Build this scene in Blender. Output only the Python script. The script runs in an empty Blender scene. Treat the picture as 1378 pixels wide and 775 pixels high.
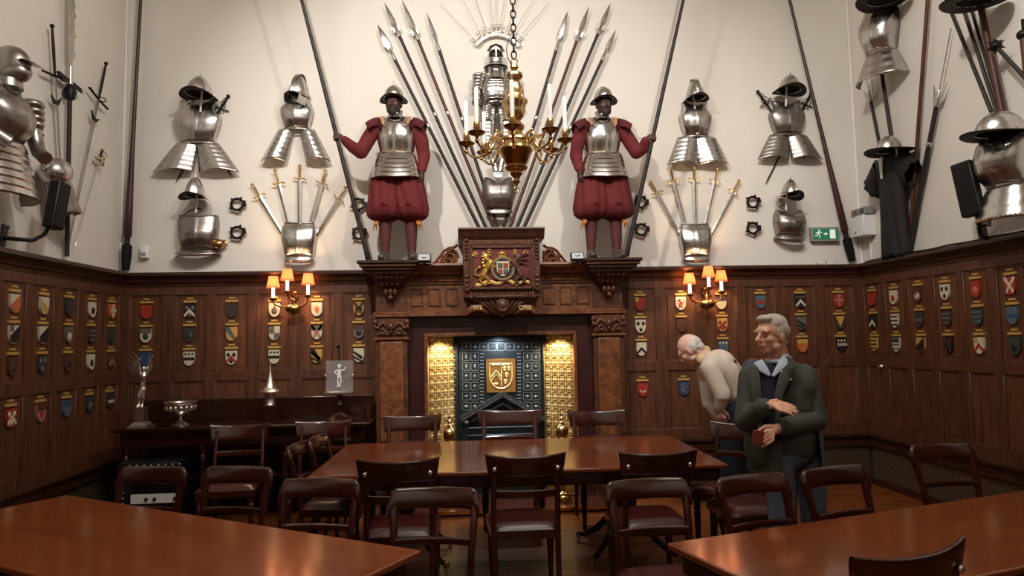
import bpy, bmesh, math, random
from mathutils import Vector, Matrix, Euler
random.seed(7)
V = Vector; PI = math.pi; sin = math.sin; cos = math.cos
S = bpy.context.scene
COL = S.collection

# ------------------------------------------------------------ camera
CF, CP, CY, CR, CH = 915.475, .075072, .075578, .019744, 1.6
fw = V((sin(CY)*cos(CP), cos(CY)*cos(CP), sin(CP)))
rt0 = V((cos(CY), -sin(CY), 0)); up0 = rt0.cross(fw)
RT = rt0*cos(CR) - up0*sin(CR); UP = rt0*sin(CR) + up0*cos(CR)
cd = bpy.data.cameras.new('camera'); cam = bpy.data.objects.new('camera', cd); COL.objects.link(cam)
m = Matrix((RT, UP, -fw)).transposed().to_4x4(); m.translation = V((0, 0, CH)); cam.matrix_world = m
cd.sensor_width = 36; cd.lens = CF/1378*36; cd.clip_start = .05
S.camera = cam

def P(px, py, ax, val):
    """point of the room seen at a photograph pixel, on the plane axis ax = val"""
    d = fw + RT*((px-689)/CF) - UP*((py-387.5)/CF)
    o = V((0, 0, CH)); t = (val-o[ax])/d[ax]
    return o + d*t

# ------------------------------------------------------------ room numbers
XL, XR, YB = -3.35, 4.32, 7.04           # faces of the panelling
PX0, PX1, PY1 = XL-.08, XR+.08, YB+.08   # faces of the plaster above it
YF, ZC = -2.2, 6.2
ZD = 2.333                               # top of the panelling

# ------------------------------------------------------------ world, lights, exposure
w = bpy.data.worlds.new('world'); S.world = w; w.use_nodes = True
w.node_tree.nodes['Background'].inputs[0].default_value = (.9, .85, .8, 1)
w.node_tree.nodes['Background'].inputs[1].default_value = .05
def lamp(name, kind, loc, target, energy, col, size=.2, spot=60, blend=.6, sizey=None):
    l = bpy.data.lights.new(name, kind); l.energy = energy; l.color = col
    if kind == 'AREA':
        l.size = size
        if sizey: l.shape = 'RECTANGLE'; l.size_y = sizey
    else: l.shadow_soft_size = size
    if kind == 'SPOT': l.spot_size = math.radians(spot); l.spot_blend = blend
    o = bpy.data.objects.new(name, l); COL.objects.link(o); o.location = loc
    if target: o.rotation_euler = (V(target)-V(loc)).to_track_quat('-Z', 'Y').to_euler()
    return o
WARM = (1, .945, .885)
lamp('ceiling_spot_left', 'SPOT', (-1.5, 2.4, 5.9), (.0, 7.1, 3.3), 720, WARM, .10, 70, .8)
lamp('ceiling_spot_right', 'SPOT', (1.9, 2.2, 5.9), (.9, 7.1, 3.5), 400, WARM, .10, 80, .8)
lamp('ceiling_spot_side_left', 'SPOT', (.2, 2.6, 5.9), (-3.4, 5.4, 4.1), 300, WARM, .12, 66, .8)
lamp('ceiling_spot_side_right', 'SPOT', (.9, 2.6, 5.9), (4.4, 5.2, 4.1), 400, WARM, .12, 68, .8)
lamp('added_fill_spot_front', 'SPOT', (.5, 1.2, 5.9), (.4, -2.2, 3.6), 420, WARM, .15, 110, .8)  # added fill, brightens the front wall for reflections in the metal
lamp('ceiling_light', 'AREA', (.7, 3.0, 6.1), (.7, 3.0, 0), 130, WARM, 3.0, sizey=2.2)
lamp('fireplace_light_left', 'SPOT', (-.16, 6.98, 1.62), (-.15, 7.15, .4), 40, (1, .87, .62), .03, 130, .6)
lamp('fireplace_light_right', 'SPOT', (.96, 6.98, 1.62), (.95, 7.15, .4), 40, (1, .87, .62), .03, 130, .6)
lamp('fireplace_light_middle', 'SPOT', (.4, 6.99, 1.63), (.4, 7.25, .6), 30, (.85, .92, 1), .04, 150, .7)
S.view_settings.view_transform = 'Standard'; S.view_settings.look = 'None'
S.view_settings.gamma = 1; S.view_settings.use_curve_mapping = False
S.view_settings.exposure = 0.0

# ------------------------------------------------------------ materials
def _new(name):
    m = bpy.data.materials.new(name); m.use_nodes = True
    return m, m.node_tree.nodes, m.node_tree.links, m.node_tree.nodes['Principled BSDF']
def lin(c): return tuple(((x/255)/12.92 if x <= 10 else (((x/255)+.055)/1.055)**2.4) for x in c)
def mat(name, c, rough=.5, metal=0, var=.12, scale=12, bump=.0, spec=.5, coat=0, emit=0, stretch=(1, 1, 1), c2=None, rvar=0, alpha=1, trans=0):
    m, n, l, b = _new(name)
    c = lin(c); c2 = lin(c2) if c2 else tuple(x*(1-var) for x in c)
    if var or c2:
        tc = n.new('ShaderNodeTexCoord'); mp = n.new('ShaderNodeMapping'); mp.inputs['Scale'].default_value = stretch
        nz = n.new('ShaderNodeTexNoise'); nz.inputs['Scale'].default_value = scale; nz.inputs['Detail'].default_value = 6
        nz.inputs['Roughness'].default_value = .6
        l.new(tc.outputs['Object'], mp.inputs[0]); l.new(mp.outputs[0], nz.inputs['Vector'])
        rp = n.new('ShaderNodeValToRGB'); rp.color_ramp.elements[0].position = .32; rp.color_ramp.elements[1].position = .68
        rp.color_ramp.elements[0].color = (*c2, 1); rp.color_ramp.elements[1].color = (*c, 1)
        l.new(nz.outputs['Fac'], rp.inputs[0]); l.new(rp.outputs[0], b.inputs['Base Color'])
        if bump:
            bp = n.new('ShaderNodeBump'); bp.inputs['Strength'].default_value = bump; bp.inputs['Distance'].default_value = .01
            l.new(nz.outputs['Fac'], bp.inputs['Height']); l.new(bp.outputs[0], b.inputs['Normal'])
        if rvar:
            mr = n.new('ShaderNodeMapRange'); mr.inputs['To Min'].default_value = rough-rvar; mr.inputs['To Max'].default_value = rough+rvar
            l.new(nz.outputs['Fac'], mr.inputs['Value']); l.new(mr.outputs[0], b.inputs['Roughness'])
    else: b.inputs['Base Color'].default_value = (*c, 1)
    if not rvar: b.inputs['Roughness'].default_value = rough
    b.inputs['Metallic'].default_value = metal; b.inputs['Specular IOR Level'].default_value = spec
    if coat: b.inputs['Coat Weight'].default_value = coat; b.inputs['Coat Roughness'].default_value = .12
    if emit: b.inputs['Emission Color'].default_value = (*c, 1); b.inputs['Emission Strength'].default_value = emit
    if trans: b.inputs['Transmission Weight'].default_value = trans
    return m
def wood(name, dark, light, rough=.4, scale=3, stretch=(14, 14, 1), coat=0, bump=.05, spec=.5):
    m, n, l, b = _new(name)
    tc = n.new('ShaderNodeTexCoord'); mp = n.new('ShaderNodeMapping'); mp.inputs['Scale'].default_value = stretch
    oi = n.new('ShaderNodeObjectInfo'); ad = n.new('ShaderNodeVectorMath'); ad.operation = 'ADD'
    sc = n.new('ShaderNodeVectorMath'); sc.operation = 'SCALE'; sc.inputs['Scale'].default_value = 7
    cb = n.new('ShaderNodeCombineXYZ')
    for k in range(3): l.new(oi.outputs['Random'], cb.inputs[k])
    l.new(cb.outputs[0], sc.inputs[0]); l.new(tc.outputs['Object'], ad.inputs[0]); l.new(sc.outputs[0], ad.inputs[1])
    l.new(ad.outputs[0], mp.inputs[0])
    nz = n.new('ShaderNodeTexNoise'); nz.inputs['Scale'].default_value = scale; nz.inputs['Detail'].default_value = 7; nz.inputs['Distortion'].default_value = .6
    l.new(mp.outputs[0], nz.inputs['Vector'])
    rp = n.new('ShaderNodeValToRGB'); rp.color_ramp.elements[0].position = .3; rp.color_ramp.elements[1].position = .7
    rp.color_ramp.elements[0].color = (*lin(dark), 1); rp.color_ramp.elements[1].color = (*lin(light), 1)
    l.new(nz.outputs['Fac'], rp.inputs[0])
    hv = n.new('ShaderNodeHueSaturation'); mr = n.new('ShaderNodeMapRange'); mr.inputs['To Min'].default_value = .86; mr.inputs['To Max'].default_value = 1.12
    l.new(oi.outputs['Random'], mr.inputs['Value']); l.new(mr.outputs[0], hv.inputs['Value']); l.new(rp.outputs[0], hv.inputs['Color'])
    l.new(hv.outputs[0], b.inputs['Base Color'])
    b.inputs['Roughness'].default_value = rough; b.inputs['Specular IOR Level'].default_value = spec
    if coat: b.inputs['Coat Weight'].default_value = coat; b.inputs['Coat Roughness'].default_value = .1
    bp = n.new('ShaderNodeBump'); bp.inputs['Strength'].default_value = bump; bp.inputs['Distance'].default_value = .005
    l.new(nz.outputs['Fac'], bp.inputs['Height']); l.new(bp.outputs[0], b.inputs['Normal'])
    return m
M = {}
M['plaster'] = mat('plaster', (222, 216, 206), .8, var=.04, scale=2.5, bump=.05)
M['ceil'] = mat('ceiling_paint', (225, 220, 210), .8, var=.03)
M['oak'] = wood('oak_panelling', (60, 33, 18), (100, 58, 33), .52)
M['oakp'] = wood('oak_panel_field', (66, 36, 20), (108, 63, 37), .52)
M['oakd'] = wood('oak_dark_moulding', (40, 21, 13), (70, 39, 24), .38, stretch=(2, 2, 14))
M['oakc'] = wood('carved_oak', (84, 46, 24), (138, 84, 48), .42, scale=5, stretch=(3, 3, 3))
M['oakc2'] = wood('carved_oak_dark', (58, 31, 18), (98, 56, 33), .42, scale=5, stretch=(3, 3, 3))
M['mahog'] = wood('mahogany_chair', (46, 17, 12), (68, 27, 19), .19, coat=.5, scale=2, stretch=(2, 2, 2), bump=0)
M['mahogd'] = wood('mahogany_dark', (34, 13, 9), (52, 22, 15), .25, coat=.4, scale=2, stretch=(2, 2, 2), bump=0)
M['top'] = wood('polished_table_top', (116, 55, 25), (134, 68, 32), .14, coat=.35, scale=1.5, stretch=(1, 8, 8), bump=0)
M['edge'] = wood('table_edge', (92, 40, 20), (140, 70, 38), .3, coat=.2)
M['leather'] = mat('maroon_leather', (78, 30, 29), .30, var=.25, scale=30, bump=.08, coat=.2)
M['parquet'] = wood('parquet', (84, 42, 18), (146, 82, 40), .3, scale=4, stretch=(2, 14, 2), coat=.2)
M['gap'] = mat('floor_gap', (28, 16, 10), .8, var=.1)
M['steel'] = mat('polished_steel', (205, 201, 197), .27, 1, var=.22, scale=9, rvar=.07, bump=.03)
M['steeld'] = mat('dull_steel', (172, 165, 158), .36, 1, var=.35, scale=14, rvar=.08, bump=.05)
M['steelb'] = mat('bright_steel', (214, 210, 206), .2, 1, var=.12, scale=8, rvar=.05)
M['iron'] = mat('black_iron', (36, 33, 32), .45, .7, var=.3, scale=30, bump=.1)
M['castiron'] = mat('cast_iron_fireback', (56, 62, 66), .38, .75, var=.25, scale=30, bump=.08)
M['brass'] = mat('brass', (228, 192, 134), .22, 1, var=.18, scale=12)
M['brassd'] = mat('aged_brass', (184, 146, 94), .26, 1, var=.25, scale=14)
M['gold'] = mat('gilt', (226, 184, 96), .3, .85, var=.15, scale=20)
M['golddk'] = mat('dark_gilt', (140, 98, 44), .45, .6, var=.2, scale=20)
M['goldlt'] = mat('pale_gilt_relief', (250, 226, 160), .32, .6, var=.05)
M['ironlt2'] = mat('worn_iron', (84, 90, 94), .34, .75, var=.2)
M['ironlt'] = mat('bright_iron_relief', (138, 146, 150), .34, .75, var=.1)
M['gilt'] = mat('gilt_paint', (206, 166, 92), .45, .25, var=.2, scale=40)
M['inner'] = mat('blackened_shaded_inside', (48, 43, 40), .6, .5, var=.3, scale=30)  # blackened metal plus painted-in shade under skulls and brims
M['silver'] = mat('silver', (235, 230, 222), .28, 1, var=.05)
M['marble'] = mat('maroon_marble', (66, 34, 34), .3, var=.35, scale=9)
M['candle'] = mat('candle_ivory', (252, 249, 240), .4, var=.02, emit=.15)
M['cand_on'] = mat('lit_candle_tube', (255, 236, 200), .4, var=0, emit=2.0)
M['polew'] = wood('pole_wood_dark', (30, 25, 23), (56, 46, 41), .5, scale=4, spec=.3)
M['poler'] = wood('pole_wood_red', (58, 28, 20), (92, 48, 36), .45, scale=4, spec=.35)
M['pike'] = wood('pike_wood', (44, 20, 16), (70, 34, 28), .4, scale=4)
M['black'] = mat('black_plastic', (24, 24, 26), .45, var=.1)
M['white'] = mat('white_plastic', (232, 232, 230), .4, var=.02)
M['grey'] = mat('grey_plastic', (150, 150, 148), .4, var=.05)
M['glass'] = mat('lamp_glass', (120, 122, 124), .3, .2, var=.1)
M['green'] = mat('exit_green', (40, 130, 88), .4, var=0, emit=.12)
M['exitw'] = mat('exit_white', (235, 245, 235), .4, var=0, emit=.3)
M['redcloth'] = mat('red_wool', (104, 24, 26), .85, var=.25, scale=18, bump=.12)
M['redclothd'] = mat('dark_red_wool', (84, 20, 22), .88, var=.3, scale=14, bump=.15)
M['skinp'] = mat('painted_dark_skin', (84, 56, 46), .5, var=.25, scale=20)
M['stock'] = mat('brown_red_stocking', (92, 42, 38), .7, var=.25, scale=30)
M['shoe'] = mat('shoe_leather', (70, 60, 56), .45, var=.2)
M['tassel'] = mat('orange_ribbon', (196, 122, 52), .7, var=.25, scale=40)
M['buff'] = mat('buff_leather', (176, 130, 96), .6, var=.2)
M['skin'] = mat('skin', (244, 184, 152), .5, var=.12, scale=25)
M['skin2'] = mat('pale_skin', (240, 192, 172), .5, var=.12, scale=25)
M['lips'] = mat('lips', (176, 100, 88), .5, var=.1)
M['hair'] = mat('grey_hair', (214, 204, 188), .6, var=.4, scale=60, bump=.5, stretch=(1, 1, .3))
M['hairw'] = mat('white_hair', (226, 216, 206), .6, var=.2, scale=60, bump=.4)
M['beard'] = mat('dark_beard', (44, 30, 26), .7, var=.3, scale=60)
M['jacket'] = mat('dark_green_grey_jacket', (78, 80, 73), .8, var=.22, scale=10, bump=.2)
M['navy'] = mat('navy_wool', (30, 34, 50), .85, var=.2, scale=25)
M['navyt'] = mat('navy_trousers', (34, 37, 50), .85, var=.25, scale=8, bump=.2)
M['shirtb'] = mat('pale_blue_shirt', (190, 200, 214), .7, var=.08)
M['shirtc'] = mat('cream_shirt', (226, 212, 196), .8, var=.14, scale=7, bump=.3)
M['yellow'] = mat('yellow_collar', (222, 200, 150), .8, var=.1)
M['jeans'] = mat('blue_jeans', (108, 122, 138), .85, var=.3, scale=9, bump=.15)
M['mail'] = mat('iron_mail', (58, 53, 52), .55, .6, var=.5, scale=110, bump=.9)
M['grille'] = mat('bronze_grille', (150, 128, 104), .45, .6, var=.4, scale=30)
M['grilleb'] = mat('grille_back', (44, 36, 31), .8, var=.1)
M['eyew'] = mat('eye_white', (150, 128, 116), .35, var=0)
M['eye'] = mat('dark_eye', (40, 30, 26), .2, var=0)
M['redbook'] = mat('red_brown_leather', (136, 58, 44), .5, var=.15)
M['cable'] = mat('white_cable', (225, 225, 220), .5, var=0)
def acr():
    m, n, l, b = _new('acrylic'); tr = n.new('ShaderNodeBsdfTransparent'); mx = n.new('ShaderNodeMixShader'); mx.inputs[0].default_value = .12
    tr.inputs[0].default_value = (.9, .88, .9, 1); l.new(tr.outputs[0], mx.inputs[1]); l.new(b.outputs[0], mx.inputs[2]); l.new(mx.outputs[0], n['Material Output'].inputs[0])
    b.inputs['Base Color'].default_value = (.93, .92, .94, 1); b.inputs['Roughness'].default_value = .06
    return m
M['acrylic'] = acr()
def shade_mat():
    m, n, l, b = _new('orange_lampshade')
    b.inputs['Base Color'].default_value = (*lin((240, 176, 140)), 1); b.inputs['Roughness'].default_value = .7
    tr = n.new('ShaderNodeBsdfTranslucent'); tr.inputs[0].default_value = (*lin((255, 196, 150)), 1)
    mx = n.new('ShaderNodeMixShader'); mx.inputs[0].default_value = .6
    l.new(b.outputs[0], mx.inputs[1]); l.new(tr.outputs[0], mx.inputs[2]); l.new(mx.outputs[0], n['Material Output'].inputs[0])
    return m
M['shade'] = shade_mat()
HC = dict(w=(226, 214, 186), y=(214, 166, 84), r=(176, 56, 42), b=(54, 82, 120), k=(34, 30, 30), g=(112, 104, 96), d=(66, 58, 54), n=(96, 56, 38), o=(206, 112, 62), v=(58, 70, 60), t=(92, 108, 118), p=(186, 120, 104))
for k, c in HC.items(): M['h'+k] = mat('heraldic_'+dict(w='cream', y='gold', r='red', b='blue', k='black', g='grey', d='charcoal', n='brown', o='orange', v='green', t='slate', p='pink')[k], tuple(q*.90 for q in c), .5, var=.12, scale=40)

# ------------------------------------------------------------ mesh helpers
ORG = {}
def interp(tab, t):
    if t <= tab[0][0]: return tab[0][1]
    for (a, va), (b, vb) in zip(tab, tab[1:]):
        if t <= b:
            k = (t-a)/(b-a); k = k*k*(3-2*k)*.5+k*.5
            return va+(vb-va)*k
    return tab[-1][1]
class MB:
    def __init__(s, M=None): s.v = []; s.f = []; s.M = M
    def add(s, vs, fs):
        n = len(s.v); s.v += [(s.M @ V(p)) if s.M else V(p) for p in vs]; s.f += [tuple(i+n for i in f) for f in fs]; return s
    def box(s, c, d, R=None):
        c = V(c); hx, hy, hz = d[0]/2, d[1]/2, d[2]/2
        vs = [V((x, y, z)) for z in (-hz, hz) for y in (-hy, hy) for x in (-hx, hx)]
        if R is not None: vs = [R @ p for p in vs]
        return s.add([c+p for p in vs], [(0, 2, 3, 1), (4, 5, 7, 6), (0, 1, 5, 4), (2, 6, 7, 3), (0, 4, 6, 2), (1, 3, 7, 5)])
    def bb(s, x0, x1, y0, y1, z0, z1): return s.box(((x0+x1)/2, (y0+y1)/2, (z0+z1)/2), (abs(x1-x0), abs(y1-y0), abs(z1-z0)))
    def sweep(s, pts, sz, n=10, up=None, pw=2., closed=False, cap=True):
        """superellipse section swept along a path; sz = list of (a,b) half sizes; b goes along up"""
        pts = [V(p) for p in pts]; k = len(pts)
        if not isinstance(sz, list): sz = [sz]*k
        sz = [(q, q) if isinstance(q, (int, float)) else q for q in sz]
        vs = []; prev = None
        for i, p in enumerate(pts):
            a = pts[(i-1) % k] if (closed or i > 0) else p; b = pts[(i+1) % k] if (closed or i < k-1) else p
            t = (b-a).normalized()
            if up is not None: u = V(up); u = (u-t*u.dot(t)); 
            elif prev is None:
                u = V((0, 0, 1)) if abs(t.z) < .9 else V((1, 0, 0)); u = u-t*u.dot(t)
            else: u = prev-t*prev.dot(t)
            u = u.normalized() if u.length > 1e-6 else V((0, 1, 0)); prev = u; r = t.cross(u)
            for j in range(n):
                q = 2*PI*(j+.5)/n; cx, sy = cos(q), sin(q)
                e = 2/pw
                vs.append(p+r*(math.copysign(abs(cx)**e, cx)*sz[i][0])+u*(math.copysign(abs(sy)**e, sy)*sz[i][1]))
        fs = []
        for i in range(k if closed else k-1):
            A = i*n; B = ((i+1) % k)*n
            for j in range(n): fs.append((A+j, A+(j+1) % n, B+(j+1) % n, B+j))
        if cap and not closed: fs.append(tuple(range(n-1, -1, -1))); fs.append(tuple(range((k-1)*n, k*n)))
        return s.add(vs, fs)
    def tube(s, a, b, r, r2=None, n=10): return s.sweep([a, b], [(r, r), (r if r2 is None else r2,)*2], n)
    def lathe(s, prof, c=(0, 0, 0), n=20, sx=1, sy=1, R=None, cap=True):
        c = V(c); vs = []
        for r, z in prof:
            for j in range(n):
                q = 2*PI*j/n; p = V((r*cos(q)*sx, r*sin(q)*sy, z)); vs.append(c+(R @ p if R is not None else p))
        k = len(prof); fs = []
        for i in range(k-1):
            for j in range(n): fs.append((i*n+j, i*n+(j+1) % n, (i+1)*n+(j+1) % n, (i+1)*n+j))
        if cap: fs.append(tuple(range(n-1, -1, -1))); fs.append(tuple(range((k-1)*n, k*n)))
        return s.add(vs, fs)
    def ell(s, c, r, R=None, n=12, m=8):
        if isinstance(r, (int, float)): r = (r, r, r)
        c = V(c); vs = [V((0, 0, -r[2]))]
        for i in range(1, m):
            f = -PI/2+PI*i/m
            for j in range(n): q = 2*PI*j/n; vs.append(V((r[0]*cos(f)*cos(q), r[1]*cos(f)*sin(q), r[2]*sin(f))))
        vs.append(V((0, 0, r[2])))
        if R is not None: vs = [R @ p for p in vs]
        fs = [(0, 1+(j+1) % n, 1+j) for j in range(n)]
        for i in range(m-2):
            for j in range(n): fs.append((1+i*n+j, 1+i*n+(j+1) % n, 1+(i+1)*n+(j+1) % n, 1+(i+1)*n+j))
        L = len(vs)-1; o = 1+(m-2)*n
        fs += [(o+j, o+(j+1) % n, L) for j in range(n)]
        return s.add([c+p for p in vs], fs)
    def cap(s, a, ra, b, rb, n=12):
        """tapered capsule"""
        a = V(a); b = V(b); d = b-a; L = d.length
        if L < 1e-5: return s.ell(a, ra)
        t = d/L; pts = []; rr = []
        for i in range(1, 5):
            f = PI/2*i/4; pts.append(a-t*(ra*cos(f))); rr.append(max(ra*sin(f), 1e-4))
        for i in range(0, 4):
            f = PI/2*i/4; pts.append(b+t*(rb*sin(f))); rr.append(max(rb*cos(f), 1e-4))
        return s.sweep([a-t*ra]+pts+[b+t*rb], [(ra*.05, ra*.05)]+[(q, q) for q in rr]+[(rb*.05, rb*.05)], n)
    def grid(s, fn, nu, nv, cu=False):
        vs = []; U = nu if cu else nu+1
        for j in range(nv+1):
            for i in range(U): vs.append(fn(i/nu, j/nv))
        fs = []
        for j in range(nv):
            for i in range(nu): a = j*U+i; b = j*U+(i+1) % U; fs.append((a, b, b+U, a+U))
        return s.add(vs, fs)
    def prism(s, poly, y0, y1):
        """polygon in x,z extruded from y0 (front) to y1"""
        n = len(poly); vs = [V((x, y0, z)) for x, z in poly]+[V((x, y1, z)) for x, z in poly]
        ar = sum(poly[i][0]*poly[(i+1) % n][1]-poly[(i+1) % n][0]*poly[i][1] for i in range(n))
        F = tuple(range(n)) if ar > 0 else tuple(range(n-1, -1, -1)); Bk = tuple(i+n for i in reversed(F))
        fs = [F, Bk]
        for i in range(n):
            a, b = F[i], F[(i+1) % n]; fs.append((b, a, a+n, b+n))
        return s.add(vs, fs)
    def xprism(s, poly, x0, x1):
        """polygon in y,z extruded along x"""
        n = len(poly); vs = [V((x0, y, z)) for y, z in poly]+[V((x1, y, z)) for y, z in poly]
        fs = [tuple(range(n)), tuple(range(2*n-1, n-1, -1))]+[(i, i+n, (i+1) % n+n, (i+1) % n) for i in range(n)]
        return s.add(vs, fs)
    def torus(s, c, R, r, ax='y', n=20, m=8, a0=0, a1=2*PI, sx=1, sz=1):
        c = V(c); full = abs(a1-a0) > 6.28; k = n if full else n+1; pts = []
        for i in range(k):
            q = a0+(a1-a0)*i/n
            p = {'y': V((R*cos(q)*sx, 0, R*sin(q)*sz)), 'z': V((R*cos(q)*sx, R*sin(q)*sz, 0)), 'x': V((0, R*cos(q)*sx, R*sin(q)*sz))}[ax]; pts.append(c+p)
        return s.sweep(pts, (r, r), m, closed=full, up={'y': (0, 1, 0), 'z': (0, 0, 1), 'x': (1, 0, 0)}[ax])
    def build(s, name, m, parent=None, sharp=40, kind=None, label=None, local=False):
        me = bpy.data.meshes.new(name); org0 = ORG.get(parent.name, V((0, 0, 0))) if parent else V((0, 0, 0)); org = V((0, 0, 0)) if local else org0
        me.from_pydata([tuple(p-org) for p in s.v], [], s.f); me.validate(); me.update()
        me.materials.append(M[m] if isinstance(m, str) else m)
        if sharp:
            me.polygons.foreach_set('use_smooth', [True]*len(me.polygons)); me.set_sharp_from_angle(angle=math.radians(sharp))
        o = bpy.data.objects.new(name, me); COL.objects.link(o)
        if parent: o.parent = parent; ORG[o.name] = org0
        if kind: o['kind'] = kind
        if label: o['label'] = label
        return o
def solid(o, t=.004, off=0):
    md = o.modifiers.new('solid', 'SOLIDIFY'); md.thickness = t; md.offset = off; return o
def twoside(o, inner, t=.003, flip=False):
    """thickness with a second material inside, dark for blackening and painted-in shade"""
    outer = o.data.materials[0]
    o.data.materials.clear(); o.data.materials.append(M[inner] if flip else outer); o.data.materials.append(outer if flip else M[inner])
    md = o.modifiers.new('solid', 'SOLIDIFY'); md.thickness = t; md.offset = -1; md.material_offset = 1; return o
def bevel(o, w=.004, seg=2):
    md = o.modifiers.new('bevel', 'BEVEL'); md.width = w; md.segments = seg; md.limit_method = 'ANGLE'; return o
def remesh(o, vox, sm=4):
    md = o.modifiers.new('remesh', 'REMESH'); md.mode = 'VOXEL'; md.voxel_size = vox; md.use_smooth_shade = True
    if sm: q = o.modifiers.new('smooth', 'SMOOTH'); q.factor = .5; q.iterations = sm
    return o
def tag(o, label, cat, group=None):
    o['label'] = label; o['category'] = cat
    if group: o['group'] = group
    return o
def thing(name, label, cat, group=None, loc=(0, 0, 0)):
    o = bpy.data.objects.new(name, None); o.empty_display_size = .05; COL.objects.link(o); o.location = loc
    ORG[o.name] = V(loc); return tag(o, label, cat, group)
def struct(name, mb, m, sharp=40):
    o = mb.build(name, m, None, sharp); o['kind'] = 'structure'; return o
def copy_tree(o, parent=None):
    c = o.copy(); COL.objects.link(c)
    if parent: c.parent = parent
    for ch in list(o.children): copy_tree(ch, c)
    return c
def share(proto, parent, loc, rot=None, name=None):
    """another piece with the same mesh"""
    o = bpy.data.objects.new(name or proto.name.split('.')[0], proto.data); COL.objects.link(o); o.parent = parent
    o.location = V(loc); 
    if rot: o.rotation_euler = rot
    return o

# ------------------------------------------------------------ room shell
struct('ceiling', MB().bb(PX0-.3, PX1+.3, YF-.3, PY1+.6, ZC, ZC+.1), 'ceil')
fl = struct('floor', MB().bb(PX0-.3, PX1+.3, YF-.3, PY1+.6, -.12, -.014), 'gap')
pl = MB().bb(-.55, .55, -.064, .064, -.014, 0).build('plank', 'parquet', fl); bevel(pl, .003, 1)
first = True
r = 0; y = 2.55
while y < YB+.05:
    x = XL-.1-(r % 3)*.37
    while x < XR+.1:
        if first: pl.location = (x+.55, y, 0); first = False
        elif x+1.1 > XL-.1: share(pl, fl, (x+.55, y, 0), name='plank')
        x += 1.104
    y += .131; r += 1
for k, yy in enumerate((-1.95, -.8, .35, 1.5)):      # nearer than the photograph shows: one joined piece of flooring each
    MB().bb(PX0, PX1, yy, yy+1.13, -.014, -.001).build('floor_section', 'parquet', fl)
wb = struct('wall_back', MB().bb(PX0-.2, PX1+.2, PY1, PY1+.1, 1.7, ZC).bb(PX0-.2, -.42, PY1, PY1+.1, 0, 1.7).bb(1.22, PX1+.2, PY1, PY1+.1, 0, 1.7), 'plaster')
wl = struct('wall_left', MB().bb(PX0-.1, PX0, YF, PY1+.1, 0, ZC), 'plaster')
wr = struct('wall_right', MB().bb(PX1, PX1+.1, YF, PY1+.1, 0, ZC), 'plaster')
wf = struct('wall_front', MB().bb(PX0-.1, PX1+.1, YF-.1, YF, 0, ZC), 'plaster')
MB().bb(PX0, PX1, YF, YF+.06, 0, ZD).build('panelling', 'oak', wf)
# thin plaster beads in the two corners
struct('trim_1', MB().tube((PX0+.01, PY1-.01, ZD), (PX0+.01, PY1-.01, ZC), .012), 'white')
struct('trim_2', MB().tube((PX1-.01, PY1-.01, ZD), (PX1-.01, PY1-.01, ZC), .012), 'white')

WM = {'B': Matrix.Translation((0, YB, 0)),
      'L': Matrix.Translation((XL, 0, 0)) @ Matrix.Rotation(PI/2, 4, 'Z'),
      'R': Matrix.Translation((XR, 0, 0)) @ Matrix.Rotation(-PI/2, 4, 'Z')}
WR = {'B': 0, 'L': PI/2, 'R': -PI/2}
CORN = [(.08, ZD), (-.035, ZD), (-.05, ZD-.012), (-.05, ZD-.035), (-.035, ZD-.05), (-.02, ZD-.075), (-.016, ZD-.10), (-.004, ZD-.115), (0, ZD-.15), (.08, ZD-.15)]
CORN = [(-.075 if a == -.05 else -.062 if a == -.035 and z == ZD else a*1.3 if a < 0 else a, z) for a, z in CORN]
BASE = [(.05, .535), (-.03, .535), (-.045, .525), (-.045, .505), (-.03, .49), (-.012, .475), (-.012, .40), (-.004, .39), (.05, .39)]
PANELS = {}
def panel_proto(w, h, parent):
    """a raised and fielded panel"""
    key = (round(w, 3), round(h, 3))
    if key in PANELS: return PANELS[key]
    mb = MB(); a, b = w/2, h/2; rows = [(0, .018), (0, .012), (.016, .012), (.022, .016), (.024, .010)]
    vs = []
    for ins, y in rows: vs += [(-a+ins, y, -b+ins), (a-ins, y, -b+ins), (a-ins, y, b-ins), (-a+ins, y, b-ins)]
    fs = []
    for i in range(len(rows)-1):
        for j in range(4): fs.append((i*4+j, i*4+(j+1) % 4, i*4+4+(j+1) % 4, i*4+4+j))
    L = len(rows)*4; fs.append((L-4, L-3, L-2, L-1)); mb.add(vs, fs)
    PANELS[key] = mb; return mb
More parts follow.
